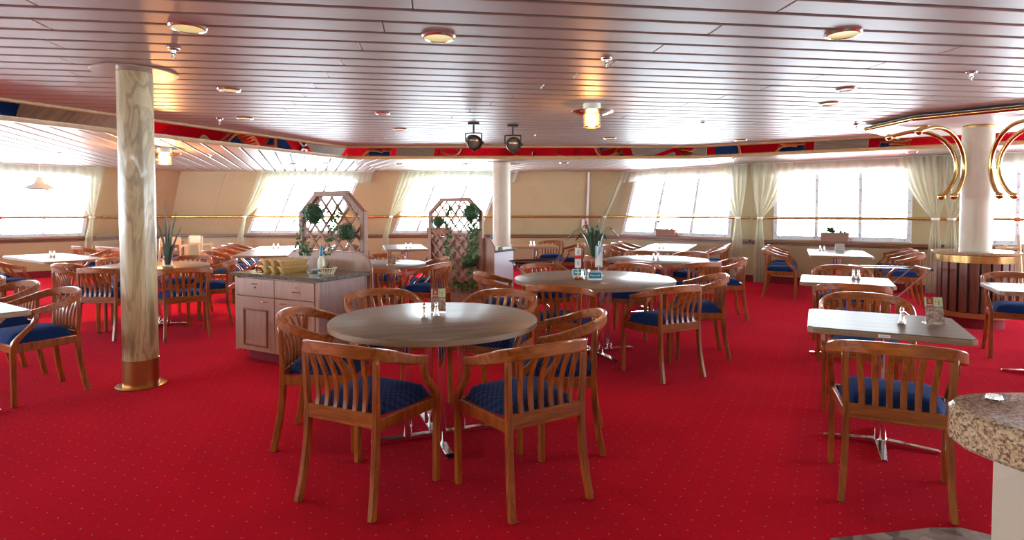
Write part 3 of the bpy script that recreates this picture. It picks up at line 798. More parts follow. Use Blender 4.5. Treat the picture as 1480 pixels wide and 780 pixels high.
g = 'chairs at the table behind the trellises'
square_table(-2.0, 10.90, .74, 1.46, math.radians(14), 'long table under the back window between the two trellises', cols=2)
chair(-1.28, 10.55, (-.97, -.24), 'nearer chair right of the table between the trellises, seat showing', g)
chair(-1.42, 11.25, (-.97, -.24), 'farther chair right of the table between the trellises', g)
chair(-2.62, 10.35, (.97, .24), 'nearer chair left of the table between the trellises', g)
chair(-2.80, 11.05, (.97, .24), 'farther chair left of the table between the trellises', g)

g = 'chairs at the two tables under the back left window'
square_table(-3.90, 9.28, .78, 1.20, math.radians(14), 'nearer of two tables behind the service cabinet, end to end')
square_table(-4.22, 10.56, .78, 1.26, math.radians(14), 'farther of two tables behind the service cabinet, under the back left window')
for i, (x, y) in enumerate(((-4.50, 9.10), (-4.68, 9.78), (-4.88, 10.50), (-5.05, 11.12))):
    chair(x, y, (.97, .24), ('nearest', 'second', 'third', 'farthest')[i] + ' of four chairs in a row left of the tables under the back left window', g)
for i, (x, y) in enumerate(((-3.20, 9.55), (-3.42, 10.40))):
    chair(x, y, (-.97, -.24), ('nearer', 'farther')[i] + ' chair right of the two tables under the back left window', g)

g = 'chairs at the tables along the left window'
rL = math.radians(-35.4); fL = (.58, .815); bL = (-.58, -.815)
square_table(-3.74, 3.82, .76, .76, math.radians(-34), 'square table corner at the left picture edge')
chair(-3.66, 4.46, (-.53, -.85), 'nearest chair at the left picture edge, seen from its side', g)
chair(-4.34, 4.90, (-.53, -.85), 'second chair from the front at the left picture edge', g)
chair(-4.98, 5.30, (-.53, -.85), 'third chair from the front at the left picture edge, almost out of view', g)
square_table(-6.60, 8.46, 1.80, .74, rL, 'long white-shining table at the left window', cols=1)
chair(-6.55, 7.66, fL, 'chair in front of the long white-shining table at the left window, seen side-on', g)
chair(-7.25, 8.16, fL, 'chair at the far left in front of the long table at the left window', g)
chair(-5.92, 8.98, bL, 'right chair behind the long table at the left window', g)
chair(-6.60, 9.46, bL, 'left chair behind the long table at the left window', g)
square_table(-7.22, 11.15, 1.4, .74, rL, 'farther table in the corner beyond the marble column', cols=1)
chair(-7.5, 10.50, fL, 'left chair in front of the corner table', g)
chair(-6.80, 10.12, fL, 'right chair in front of the corner table', g)
chair(-6.98, 11.86, bL, 'chair behind the corner table', g)
# ------------------------------------------------------------------ sheer curtains
def drape(w, ul, ur, ug, label, tail=.16, zb=.03, off=.24, folds=9, ztie=1.27, m='sheer', tb=None):
    P = []; nv = 30; nu = folds * 6
    for i in range(nv + 1):
        t = i / nv; z = 2.31 + (zb - 2.31) * t
        if z >= ztie:
            s = (2.31 - z) / (2.31 - ztie); q = s ** 1.7
            a = ul + (ug - tail * .35 / w.len - ul) * q; b = ur + (ug + tail * .35 / w.len - ur) * q
        else:
            s = (ztie - z) / (ztie - zb); q = .35 + .65 * min(1, s * 1.6)
            a = ug - tail * q / w.len; b = ug + tail * q / w.len
        row = []
        for j in range(nu + 1):
            u = j / nu; uu = a + (b - a) * u
            wdt = (b - a) * w.len; amp = min(.045, .012 + wdt * .05)
            row.append(w.pt(uu, z, off + amp * math.sin(2 * PI * folds * u + .6 * math.sin(7 * u)) + .012 * math.sin(23 * u + 3 * t)))
        P.append(row)
    t = thing('sheer_curtain', label, 'curtain', w.pt(ug, 0, off)); o = Vector(t.location)
    MB().grid([[Vector(p) - o for p in r] for r in P]).build('cloth', M[m], t, smooth=True)
    g0 = Vector(w.pt(ug, ztie, off)) - o
    MB().sweep([g0 + Vector((math.cos(a) * tail * .42, math.sin(a) * .07, 0)) for a in [2 * PI * k / 12 for k in range(13)]], .006, .04).build('tie_band', M['flagwhite'], t)
    return t
def valance(w, u0, u1, label, z1=2.07, off=.15):
    n = max(6, int((u1 - u0) * w.len * 7)); nu = n * 6; P = []
    for i in range(9):
        t = i / 8; z = 2.325 + (z1 - 2.325) * t
        P.append([w.pt(u0 + (u1 - u0) * j / nu, z - .012 * t * math.sin(j * .21), off + (.010 + .012 * t) * math.sin(2 * PI * n * j / nu + .8 * math.sin(j * .05))) for j in range(nu + 1)])
    t = thing('sheer_valance', label, 'curtain', w.pt((u0 + u1) / 2, 2.3, off)); o = Vector(t.location)
    MB().grid([[Vector(p) - o for p in r] for r in P]).build('cloth', M['valance'], t, smooth=True)
    a, b = Vector(w.pt(u0, 2.318, off)) - o, Vector(w.pt(u1, 2.318, off)) - o
    MB().bar(a, b, .03, .014).build('curtain_track', M['curtainbar'], t)
valance(wl, .03, .975, 'long sheer valance over the bright far left window')
def sheer_panel(w, u0, u1, z0, label, off=.20):
    n = int((u1 - u0) * w.len * 5); nu = n * 6
    P = [[w.pt(u0 + (u1 - u0) * j / nu, z, off + .018 * math.sin(2 * PI * n * j / nu + .8 * math.sin(j * .05))) for j in range(nu + 1)] for z in [2.30 + (z0 - 2.30) * i / 12 for i in range(13)]]
    t = thing('sheer_curtain', label, 'curtain', w.pt((u0 + u1) / 2, 0, off)); o = Vector(t.location)
    MB().grid([[Vector(p) - o for p in r] for r in P]).build('cloth', M['sheerthin'], t, smooth=True)
    a, b = Vector(w.pt(u0, 2.30, off)) - o, Vector(w.pt(u1, 2.30, off)) - o
    MB().bar(a, b, .02, .012).build('curtain_track', M['curtainbar'], t)
sheer_panel(wl, .02, .90, .84, 'wide sheer curtain drawn across the bright far left window', .05)
valance(wb, .19, .44, 'sheer valance over the back window behind the left trellis')
valance(wb, .51, .765, 'sheer valance over the back window behind the right trellis')
valance(wa, .03, .985, 'sheer valance over the window behind the far round table')
valance(wr, .01, .60, 'sheer valance over the wide right window with the flower box')
valance(wr, .63, .93, 'sheer valance over the window behind the bar island')
drape(wl, .80, .985, .95, 'sheer drape at the right end of the bright far left window', .10, folds=5)
drape(wb, .185, .245, .178, 'narrow sheer drape at the left of the back window near four chairs', .085, folds=6)
drape(wb, .50, .585, .508, 'sheer drape swept left beside the right trellis', .085, folds=8)
drape(wa, .015, .075, .03, 'thin sheer drape left of the window behind the big plant', .07, folds=5)
drape(wa, .80, .998, .945, 'sheer drape left of the bundle between the two right windows', .11, folds=6)
drape(wr, .002, .115, .026, 'sheer drape right of the bundle between the two right windows', .11, folds=6)
drape(wr, .34, .445, .415, 'sheer tied drape right of the wide window, left half', .12, folds=8)
drape(wr, .425, .53, .445, 'sheer tied drape right of the wide window, half behind the bar island', .12, folds=8)

# ------------------------------------------------------------------ ceiling fittings
DL_me = {}
def downlight(x, y, z, label, r=.098, glow=True, power=0.):
    t = thing('downlight', label, 'ceiling lamp', (x, y, z), 0, 'round ceiling downlights')
    if r not in DL_me:
        DL_me[r] = (MB().lathe([(r * .85, -.004), (r * .88, -.014), (r * .97, -.012), (r * 1.03, -.001)], 28, cap=False).mesh('rim', M['rimmetal'], True),
                    MB().lathe([(r * .87, -.007), (r * .87, -.003)], 28).mesh('glow_disc', M['downglow']),
                    MB().lathe([(r * .87, -.007), (r * .87, -.003)], 28).mesh('cover_disc', M['lampwhite']))
    inst(DL_me[r][0], 'rim', t); inst(DL_me[r][1 if glow else 2], 'lamp_disc', t)
    if power:
        ld = bpy.data.lights.new('downlight_lamp', 'AREA'); ld.shape = 'DISK'; ld.size = r * 1.5; ld.energy = power; ld.color = (1.0, .84, .66); ld.spread = math.radians(150)
        lo = bpy.data.objects.new('downlight_lamp', ld); COL.objects.link(lo); lo.parent = t; lo.location = (0, 0, -.02)
LP = 3.
downlight(-1.94, 3.56, ZC, 'large downlight on the ceiling just right of the marble column top', .105, True, LP)
downlight(-.463, 3.75, ZC, 'large downlight straight above the nearest round table', .105, True, LP)
downlight(2.05, 3.68, ZC, 'large downlight above the nearest square table on the right', .105, True, LP)
downlight(-2.56, 5.36, ZC, 'downlight right of the marble column above the service cabinet', .098, True, LP)
downlight(-3.15, 6.97, ZC, 'downlight nearest the left mirror strip', .098, True, LP)
downlight(-1.50, 7.90, ZC, 'small downlight left of the stage spotlights', .095, True, LP)
downlight(-1.45, 6.63, ZC, 'unlit flat cover plate left of the stage spotlights', .085, False)
downlight(1.47, 8.87, ZC, 'small downlight right of the stage spotlights', .098, True, LP)
downlight(3.53, 9.13, ZC, 'farthest small downlight on the right before the mirror strip', .098, True, LP)
downlight(3.23, 6.04, ZC, 'downlight left of the brass canopy', .098, True, LP)
downlight(3.00, 5.33, ZC, 'unlit plate beside the downlight left of the brass canopy', .085, False)
for i, (x, y) in enumerate(((-3.59, 11.34), (-2.2, 11.55), (-4.3, 11.6), (-.9, 11.6), (1.0, 11.34), (2.64, 11.5), (3.6, 10.87), (-6.3, 10.6), (6.3, 9.3))):
    downlight(x, y, ZL, ('unlit plate on the low ceiling behind the left trellis', 'unlit plate on the low ceiling left of the middle column', 'unlit plate on the low ceiling near the back left window',
                         'unlit plate on the low ceiling beside the middle column', 'unlit plate on the low ceiling over the orange-brown table', 'unlit plate on the low ceiling over the farther white tables',
                         'unlit plate on the low ceiling near the bundle of drapes', 'unlit plate on the low ceiling at the far left', 'unlit plate on the low ceiling over the right window table')[i], .085, False)

def sprinkler(x, y, z, label):
    t = thing('sprinkler', label, 'sprinkler', (x, y, z), 0, 'ceiling sprinklers')
    if 'sp' not in DL_me:
        DL_me['sp'] = (MB().lathe([(.042, -.001), (.040, -.008), (.018, -.012), (.016, -.035), (.010, -.04)], 14).mesh('body', M['steel'], True),
                       MB().lathe([(.004, -.07), (.007, -.04)], 8).lathe([(.016, -.072), (.016, -.068)], 12).mesh('deflector', M['steel']),
                       MB().tube([(-.013, 0, -.035), (-.013, 0, -.062), (0, 0, -.07), (.013, 0, -.062), (.013, 0, -.035)], .003, 6).mesh('yoke', M['steel']))
    inst(DL_me['sp'][0], 'body', t); inst(DL_me['sp'][1], 'deflector', t); inst(DL_me['sp'][2], 'yoke', t)
for x, y, z, l in ((-2.29, 4.02, ZC, 'sprinkler right above the marble column'), (.68, 4.27, ZC, 'sprinkler near the middle of the ceiling'), (3.64, 4.70, ZC, 'sprinkler on the right in front of the brass canopy'),
                   (-3.47, 7.02, ZC, 'sprinkler beside the downlight at the left mirror strip'), (2.37, 7.35, ZC, 'sprinkler above the far round table'), (4.36, 7.5, ZC, 'sprinkler at the left tip of the brass canopy'),
                   (-4.9, 9.6, ZL, 'sprinkler on the low ceiling right of the caged lamp'), (-.75, 12.9, ZL, 'sprinkler on the low ceiling above the right trellis'), (-7.2, 9.4, ZL, 'sprinkler on the low ceiling at the far left'),
                   (3.9, 10.4, ZL, 'sprinkler on the low ceiling above the right windows')):
    sprinkler(x, y, z, l)

def caged_lamp(x, y, z, label, power=10):
    t = thing('caged_lamp', label, 'lamp', (x, y, z), 0, 'amber caged ceiling lamps')
    MB().lathe([(.086, -.10), (.09, -.095), (.09, 0)], 24).build('housing', M['lampwhite'], t, smooth=True)
    MB().lathe([(.02, -.235), (.062, -.21), (.070, -.15), (.066, -.10)], 20).build('bulb', M['amber'], t, smooth=True)
    for k in range(7):
        zz = -.115 - k * .020
        MB().tube([(.084 * math.cos(a), .084 * math.sin(a), zz) for a in [2 * PI * j / 20 for j in range(21)]], .0035, 5).build('cage_ring', M['brassdark'], t)
    for k in range(4):
        a = k * PI / 2 + .4; MB().tube([(.084 * math.cos(a), .084 * math.sin(a), -.10), (.084 * math.cos(a), .084 * math.sin(a), -.238)], .0035, 5).build('cage_wire', M['brassdark'], t)
    MB().lathe([(.105, -.118), (.16, -.105), (.215, -.085), (.217, -.081), (.16, -.100), (.105, -.113)], 30, cap=False).build('reflector_dish', M['steel'], t, smooth=True)
    ld = bpy.data.lights.new('bulb_light', 'POINT'); ld.energy = power; ld.color = (1, .45, .16); ld.shadow_soft_size = .07
    lo = bpy.data.objects.new('bulb_light', ld); COL.objects.link(lo); lo.parent = t; lo.location = (0, 0, -.28)
caged_lamp(.82, 6.08, ZC, 'amber caged lamp hanging over the flag table')
caged_lamp(-5.12, 8.70, ZL, 'amber caged lamp on the low ceiling right beside the marble column', 95)

def spotlight(x, y, drop, label, yaw, tilt):
    t = thing('stage_spotlight', label, 'spotlight', (x, y, ZC), 0, 'black stage spotlights')
    MB().box((0, 0, -.012), (.14, .10, .022)).build('ceiling_clamp', M['black'], t, bevel=.004)
    MB().tube([(0, 0, -.02), (0, 0, -drop + .11)], .012, 8).build('stem', M['black'], t)
    MB().tube(smoothpath([(-.10, 0, -drop), (-.10, 0, -drop + .09), (-.085, 0, -drop + .11), (.085, 0, -drop + .11), (.10, 0, -drop + .09), (.10, 0, -drop)], 3), .008, 6).build('yoke', M['black'], t)
    R = Matrix.Translation((0, 0, -drop)) @ Matrix.Rotation(yaw, 4, 'Z') @ Matrix.Rotation(math.radians(90) + tilt, 4, 'X')
    def rot(mb): mb.v = [tuple(R @ Vector(p)) for p in mb.v]; return mb
    rot(MB().lathe([(.055, -.15), (.078, -.13), (.085, .02), (.095, .03), (.095, .085), (.082, .085), (.080, .05)], 24, cap=False)).build('can', M['black'], t, smooth=True)
    rot(MB().lathe([(.03, -.155), (.06, -.148)], 16)).build('rear_cap', M['black'], t)
    rot(MB().lathe([(.079, .048), (.05, .060), (.02, .066), (.001, .067)], 24)).build('lens', M['lens'], t, smooth=True)
    rot(MB().sphere((.108, 0, .04), .018, 8, 6)).build('side_knob', M['black'], t); rot(MB().box((0, -.10, .06), (.03, .03, .03))).build('bottom_clip', M['black'], t)
M['lens'] = mat('spotlight_lens', (.30, .25, .20), .1, .5)
spotlight(-.48, 7.40, .235, 'left stage spotlight turned slightly to the right', math.radians(14), math.radians(14))
spotlight(.012, 7.55, .245, 'right stage spotlight pointing at the camera', math.radians(8), math.radians(10))

t = thing('pendant_lamp', 'white pendant lamp shade in front of the bright far left window', 'lamp', (-6.78, 8.46, ZL))
MB().tube([(0, 0, 0), (0, 0, -.44)], .004, 6).build('cord', M['paperwhite'], t)
MB().lathe([(.045, -.44), (.06, -.52), (.085, -.54), (.20, -.60)], 28, cap=False).build('shade', M['lampwhite'], t, smooth=True)
MB().lathe([(.20, -.60), (.20, -.615), (.19, -.615)], 28, cap=False).build('rim', M['greypanel'], t, smooth=True)

# ------------------------------------------------------------------ service cabinets with trellis screens
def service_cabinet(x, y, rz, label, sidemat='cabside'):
    t = thing('service_cabinet', label, 'cabinet', (x, y, 0), rz)
    w, d = 1.08, .60; X, Y = w / 2, d / 2
    MB().box((0, .03, .05), (w - .14, d - .10, .10)).build('plinth', M['red_base'], t)
    MB().box((0, .005, .445), (w - .036, d - .02, .69)).build('body', M['cabwood'], t)
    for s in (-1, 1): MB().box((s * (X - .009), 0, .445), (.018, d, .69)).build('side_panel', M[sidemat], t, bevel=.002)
    for s in (-1, 1): MB().box((s * (X - .018), -Y - .006, .445), (.036, .016, .69)).build('corner_strip', M['cabwood'], t, bevel=.002)
    dw = (w - .09) / 2
    for s in (-1, 1):
        cx = s * (dw / 2 + .004)
        dr = MB().box((0, 0, 0), (dw, .018, .16)).build('drawer', M['cabwood'], t, bevel=.002, loc=(cx, -Y - .010, .70))
        h = MB().tube(smoothpath([(-.035, -.009, .0), (-.03, -.026, .0), (.03, -.026, .0), (.035, -.009, .0)], 3), .0045, 6).build('handle', M['brass'], dr, smooth=True)
        h.location = (.0 if s < 0 else .03, 0, .035 if s < 0 else -.01)
        k = MB().lathe([(.009, 0), (.009, .008)], 10).build('lock', M['steel'] if s > 0 else M['knob'], dr, loc=(0.0 if s < 0 else .03, -.008, .0 if s < 0 else .03)); k.rotation_euler = (PI / 2, 0, 0)
        do = MB().box((0, 0, 0), (dw, .018, .50)).build('door', M['cabwood'], t, bevel=.002, loc=(cx, -Y - .010, .362))
        fr = MB(); a, b = dw * .31, .165
        for q in ((-a, a, -b, -b), (-a, a, b, b)): fr.box(((q[0] + q[1]) / 2, -.012, q[2] - .035), (2 * a + .018, .014, .018))
        for q in (-a, a): fr.box((q, -.012, -.035), (.018, .014, 2 * b))
        fr.build('door_moulding', M['cabtrim'], do, bevel=.003)
        h = MB().tube(smoothpath([(-.035, -.009, .0), (-.03, -.026, .0), (.03, -.026, .0), (.035, -.009, .0)], 3), .0045, 6).build('handle', M['brass'], do, smooth=True); h.location = (-s * dw * .27, 0, .215)
    MB().box((-.005, -.015, .81), (w + .06, d + .05, .032)).build('granite_top', M['granitegreen'], t, bevel=.005)
    # rounded splash panel behind the top
    r = .17; zt = 1.0; P = [(-X - .02, .1), (X + .03, .1), (X + .03, zt - r)]
    P += [(X + .03 - r + r * math.cos(a), zt - r + r * math.sin(a)) for a in [PI / 2 * k / 8 for k in range(1, 9)]]
    P += [(-X - .02 + r - r * math.sin(a), zt - r + r * math.cos(a)) for a in [PI / 2 * k / 8 for k in range(0, 9)]]
    mb = MB().prism(P, 0, .022); mb.v = [(p[0], Y + .012 + p[2], p[1]) for p in mb.v]
    mb.build('splash_panel', M['cabwood'], t, bevel=.003)
    mb = MB().sweep([(p[0], Y + .023, p[1]) for p in P[1:]], .028, .012, (0, 1, 0)); mb.build('splash_edge', M['cabtrim'], t)
    return t
def trellis(x, y, rz, label, wdt=.93):
    t = thing('trellis_screen', label, 'trellis', (x, y, 0), rz)
    X = wdt / 2; zt, zs, ch = 1.60, 1.40, .24; e = .055
    lt = M['lattice']
    for s in (-1, 1):
        MB().box((s * (X - e / 2), 0, zs / 2 + .01), (e, .06, zs - .02)).build('frame_post', lt, t, bevel=.004)
        MB().bar((s * (X - e / 2), 0, zs - .03), (s * (X - ch - .01), 0, zt - e / 2), .056, e, (0, 0, 1)).build('frame_chamfer', lt, t, bevel=.004)
    MB().box((0, 0, zt - e / 2), (2 * (X - ch) + .05, .06, e)).build('frame_top', lt, t, bevel=.004)
    MB().box((0, 0, .09), (wdt - 2 * e, .06, .18)).build('frame_bottom', lt, t, bevel=.004)
    inner = [(-X + e, .18), (X - e, .18), (X - e, zs - .03), (X - ch - .01, zt - e), (-X + ch + .01, zt - e), (-X + e, zs - .03)]
    for sgn in (1, -1):
        d = Vector((math.cos(math.radians(49)), sgn * math.sin(math.radians(49)))); p = Vector((-d.y, d.x))
        c = -3.
        while c < 3.:
            o = p * c; t0, t1 = -9., 9.
            for i in range(len(inner)):
                a, b = Vector(inner[i]), Vector(inner[(i + 1) % len(inner)]); ed = b - a; nn = Vector((-ed.y, ed.x))
                den = nn.dot(d); num = nn.dot(a - o)
                if abs(den) < 1e-6:
                    if nn.dot(o - a) < 0: t0, t1 = 1, 0
                elif den > 0: t0 = max(t0, num / den)
                else: t1 = min(t1, num / den)
            if t1 - t0 > .06:
                q0, q1 = o + d * t0, o + d * t1; yy = .007 * sgn
                MB().bar((q0.x, yy, q0.y), (q1.x, yy, q1.y), .013, .022, (-d.y, 0, d.x)).build('lattice_slat', lt, t)
            c += .118
    return t
RC = math.radians(-28.1); eC = Vector((.882, -.471)); nC = Vector((.471, .882))
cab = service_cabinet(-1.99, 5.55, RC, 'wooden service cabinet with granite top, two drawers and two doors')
pt = Vector((-1.99, 5.55)) + nC * .365 + eC * .03
trellis(pt.x, pt.y, RC, 'lattice trellis screen behind the service cabinet with two topiary balls', .88)
c2 = Vector((-.60, 9.08))
service_cabinet(c2.x, c2.y, RC + PI, 'service cabinet with lilac-grey end, standing behind the right trellis', 'greypanel')
pt2 = c2 - nC * .365 - eC * .085
trellis(pt2.x, pt2.y, RC, 'lattice trellis screen overgrown with ivy left of the middle column', .96)

def leafball(c, r, label, n=900):
    t = thing('topiary_ball', label, 'artificial plant', c, 0, 'boxwood balls on the trellises')
    MB().sphere((0, 0, 0), r * .80, 14, 10).build('core', M['leafdark'], t, smooth=True)
    mb = MB(); mb2 = MB()
    for k in range(n):
        z = 1 - 2 * (k + .5) / n; a = k * 2.39996; q = math.sqrt(1 - z * z)
        d = Vector((q * math.cos(a), q * math.sin(a), z)); rr = r * random.uniform(.80, 1.02)
        s1 = d.cross(Vector((random.uniform(-1, 1), random.uniform(-1, 1), random.uniform(-1, 1)))).normalized(); s2 = d.cross(s1)
        L = r * random.uniform(.13, .20); tl = d * L * random.uniform(.2, .9)
        p = d * rr
        (mb if k % 3 else mb2).add([p - s1 * L * .5, p + s2 * L * .35 + tl * .5, p + s1 * L * .6 + tl, p - s2 * L * .35 + tl * .5], [(0, 1, 2, 3)])
    tag(mb.build('leaves', M['leaf'], t), kind='stuff'); tag(mb2.build('young_leaves', M['leafdark'], t), kind='stuff')
def at_tr(pt, x, z, off): p = Vector(pt) + eC * x - nC * off; return (p.x, p.y, z)
leafball(at_tr(pt, -.115, 1.375, .13), .106, 'large boxwood ball high on the left trellis')
leafball(at_tr(pt, .275, 1.20, .09), .085, 'smaller boxwood ball low on the right side of the left trellis')
leafball(at_tr(pt2, .36, 1.375, .13), .130, 'large boxwood ball high on the right trellis')
leafball(at_tr(pt2, -.24, 1.235, .10), .09, 'small boxwood ball on the left side of the right trellis')
leafball(at_tr(pt2, .29, .66, .10), .10, 'boxwood ball low on the right trellis')
def ivy(paths, label, n=30, ls=.034):
    c = Vector(paths[0][0]); t = thing('ivy_garland', label, 'artificial plant', c)
    for P in paths:
        sp = smoothpath([Vector(p) - c for p in P], 8)
        MB().tube(sp, .003, 5).build('vine', M['leaf'], t)
    mb = MB(); m2 = MB()
    for P in paths:
        sp = smoothpath([Vector(p) - c for p in P], 8)
        for k in range(n):
            i = random.randrange(len(sp)); p = sp[i] + Vector((random.gauss(0, .026), random.gauss(0, .02), random.gauss(0, .02)))
            a = random.uniform(0, 2 * PI); u = Vector((math.cos(a), -.5 * random.random(), math.sin(a))).normalized(); v = u.cross(Vector((random.uniform(-.4, .4), -1, random.uniform(-.4, .4)))).normalized()
            L = ls * random.uniform(.7, 1.25)
            (mb if k % 3 else m2).add([p, p + u * L * .35 + v * L * .5, p + u * L * .65 + v * L * .3, p + u * L * 1.1, p + u * L * .65 - v * L * .3, p + u * L * .35 - v * L * .5], [(0, 1, 2, 3, 4, 5)])
    tag(mb.build('leaves', M['leaf'], t), kind='stuff'); tag(m2.build('pale_leaves', M['leaflight'], t), kind='stuff')
ivy([[at_tr(pt, -.40, 1.28, .06), at_tr(pt, -.36, 1.16, .08), at_tr(pt, -.38, 1.05, .08), at_tr(pt, -.30, .98, .08)], [at_tr(pt, -.36, 1.1, .06), at_tr(pt, -.28, 1.02, .07), at_tr(pt, -.26, .96, .07)]], 'ivy strand hanging at the left edge of the left trellis', 36, .030)
ivy([[at_tr(pt, .14, 1.42, .06), at_tr(pt, .11, 1.32, .07), at_tr(pt, .05, 1.18, .08), at_tr(pt, .03, 1.05, .07), at_tr(pt, .0, .97, .07)]], 'ivy strand down the middle of the left trellis', 52, .030)
ivy([[at_tr(pt2, -.03, 1.46, .06), at_tr(pt2, -.10, 1.30, .08), at_tr(pt2, -.06, 1.05, .08), at_tr(pt2, -.08, .75, .08), at_tr(pt2, -.02, .48, .08)]], 'ivy strand down the middle of the right trellis', 90, .042)
ivy([[at_tr(pt2, .32, 1.25, .06), at_tr(pt2, .30, 1.05, .08), at_tr(pt2, .38, .8, .08), at_tr(pt2, .34, .52, .08)], [at_tr(pt2, .40, 1.2, .06), at_tr(pt2, .36, .9, .08), at_tr(pt2, .30, .6, .08)]], 'thick ivy strand at the right side of the right trellis', 80, .045)
ivy([[at_tr(pt2, -.42, .36, .10), at_tr(pt2, -.20, .30, .12), at_tr(pt2, .05, .33, .10), at_tr(pt2, .25, .30, .12), at_tr(pt2, .42, .36, .10)]], 'ivy heaped along the foot of the right trellis', 170, .05)

# things on the service cabinet
def on_cab(x, y, z=.826): p = Vector((-1.99, 5.55)) + eC * x + nC * y; return (p.x, p.y, z)
def basket_mesh(L, Wd, H):
    mb = MB(); n = 28
    def ring(s, z):
        out = []
        for k in range(n):
            a = 2 * PI * k / n; c, q = math.cos(a), math.sin(a); e = .55
            out.append((math.copysign(abs(c) ** e, c) * Wd / 2 * s, math.copysign(abs(q) ** e, q) * L / 2 * s, z))
        return out
    rings = [ring(.80, 0), ring(.88, H * .3), ring(.96, H * .75), ring(1.0, H), ring(1.03, H), ring(1.03, H - .012), ring(.94, H * .92), ring(.84, H * .3), ring(.74, .012)]
    vs = [p for r in rings for p in r]; fs = []
    for i in range(len(rings) - 1):
        for k in range(n): fs.append((i * n + k, i * n + (k + 1) % n, (i + 1) * n + (k + 1) % n, (i + 1) * n + k))
    fs += [tuple(reversed(range(n))), tuple((len(rings) - 1) * n + k for k in range(n))]
    return mb.add(vs, fs)
bk = basket_mesh(.30, .115, .058).mesh('weave', M['wicker'], True)
for i, (x, y, z, l) in enumerate(((-.31, -.03, 0, 'bottom bread basket of the left stack'), (-.19, -.035, 0, 'bottom bread basket of the middle stack'), (-.065, -.04, 0, 'bottom bread basket of the right stack'),
                                  (-.31, -.03, .060, 'top bread basket of the left stack'), (-.19, -.035, .060, 'top bread basket of the middle stack'), (-.065, -.04, .060, 'top bread basket of the right stack'))):
    p = on_cab(x, y, .826 + z); t = thing('bread_basket', l + ' on the service cabinet', 'basket', p, RC - .12, 'stacked bread baskets on the service cabinet')
    inst(bk, 'weave', t)
    rim = MB()
    rim.tube([(math.copysign(abs(math.cos(a)) ** .55, math.cos(a)) * .0585, math.copysign(abs(math.sin(a)) ** .55, math.sin(a)) * .152, .055) for a in [2 * PI * k / 28 for k in range(29)]], .005, 5)
    rim.build('woven_rim', M['wickerpale'], t, smooth=True)
def bottle(p, label):
    t = thing('squeeze_bottle', label, 'bottle', p, 0, 'cream squeeze bottles with blue caps')
    MB().lathe([(.032, 0), (.035, .006), (.035, .10), (.030, .125), (.016, .15), (.014, .16)], 20).build('body', M['bottle'], t, smooth=True)
    MB().lathe([(.0355, .012), (.0355, .038)], 20, cap=False).build('blue_band', M['bottleblue'], t, smooth=True)
    MB().lathe([(.016, .158), (.017, .18), (.012, .20), (.012, .235), (.005, .26)], 14).build('cap', M['bottleblue'], t, smooth=True)
bottle(on_cab(.235, .02), 'cream squeeze bottle with blue cap on the service cabinet')
t = thing('plate', 'small pale plate beside the bread baskets', 'plate', on_cab(.115, .10), 0)
MB().lathe([(.045, 0), (.05, .004), (.085, .018), (.086, .022), (.05, .009), (.001, .008)], 28).build('dish', M['porcelain'], t, smooth=True)
MB().lathe([(.05, .0085), (.052, .0095)], 28, cap=False).build('well_ring', M['porcelain'], t, smooth=True)
t = thing('herb_basket', 'round open-weave basket of dried herbs on the service cabinet', 'basket', on_cab(.36, -.02), 0)
MB().lathe([(.045, 0), (.05, .004), (.052, .004), (.05, .012), (.001, .010)], 20).build('floor_disc', M['wickerpale'], t, smooth=True)
for k in range(18):
    a = 2 * PI * k / 18; MB().bar((.047 * math.cos(a), .047 * math.sin(a), .0), (.074 * math.cos(a), .074 * math.sin(a), .055), .010, .004, (math.cos(a), math.sin(a), 0)).build('stave', M['wickerpale'], t)
MB().tube([(.076 * math.cos(a), .076 * math.sin(a), .056) for a in [2 * PI * k / 24 for k in range(25)]], .006, 6).build('rim', M['wickerpale'], t, smooth=True)
mb = MB()
for k in range(60):
    a = random.uniform(0, 6.28); q = random.uniform(0, .05); p = Vector((q * math.cos(a), q * math.sin(a), .04)); d = Vector((random.gauss(0, .4), random.gauss(0, .4), 1)).normalized() * random.uniform(.012, .035)
    mb.tube([p, p + d], [.005, .001], 4)
mb.tube([(.0, 0, .04), (.005, 0, .115)], [.010, .003], 6)
tag(mb.build('herbs', M['herb'], t), kind='stuff')
t = thing('pepper_mill', 'large pepper mill with dark bands lying on the service cabinet', 'pepper mill', on_cab(-.47, .10, .850), RC + .55)
mb = MB().lathe([(.016, -.17), (.024, -.16), (.022, -.05), (.024, 0), (.022, .07), (.024, .15)], 16); mb.v = [(z, y, -x) for x, y, z in mb.v]; mb.build('body', M['brassdark'], t, smooth=True)
for q in (-.12, .0, .12):
    mb = MB().lathe([(.0255, q - .012), (.0255, q + .012)], 16); mb.v = [(z, y, -x) for x, y, z in mb.v]; mb.build('band', M['knob'], t, smooth=True)
MB().sphere((-.185, 0, 0), .019, 10, 8).build('knob', M['steel'], t, smooth=True)
# things on the second cabinet
def on_c2(x, y, z=.826): p = c2 + eC * x + nC * y; return (p.x, p.y, z)
bottle(on_c2(.42, -.16), 'cream squeeze bottle with blue cap on the cabinet by the middle column')
t = thing('napkin_box', 'small cardboard box on the cabinet by the middle column', 'box', on_c2(.50, -.23), RC)
MB().box((0, 0, .03), (.10, .07, .06)).build('carton', M['wickerpale'], t, bevel=.002); MB().box((0, 0, .062), (.085, .055, .004)).build('lid_flap', M['paperwhite'], t)
t = thing('cutlery_tray', 'pale tray beside the cardboard box near the middle column', 'tray', on_c2(.47, .05), RC)
MB().box((0, 0, .006), (.20, .28, .012)).build('bottom', M['porcelain'], t); 
for s in (-1, 1): MB().box((s * .097, 0, .022), (.008, .28, .03)).build('side', M['porcelain'], t); MB().box((0, s * .136, .022), (.20, .008, .03)).build('end', M['porcelain'], t)

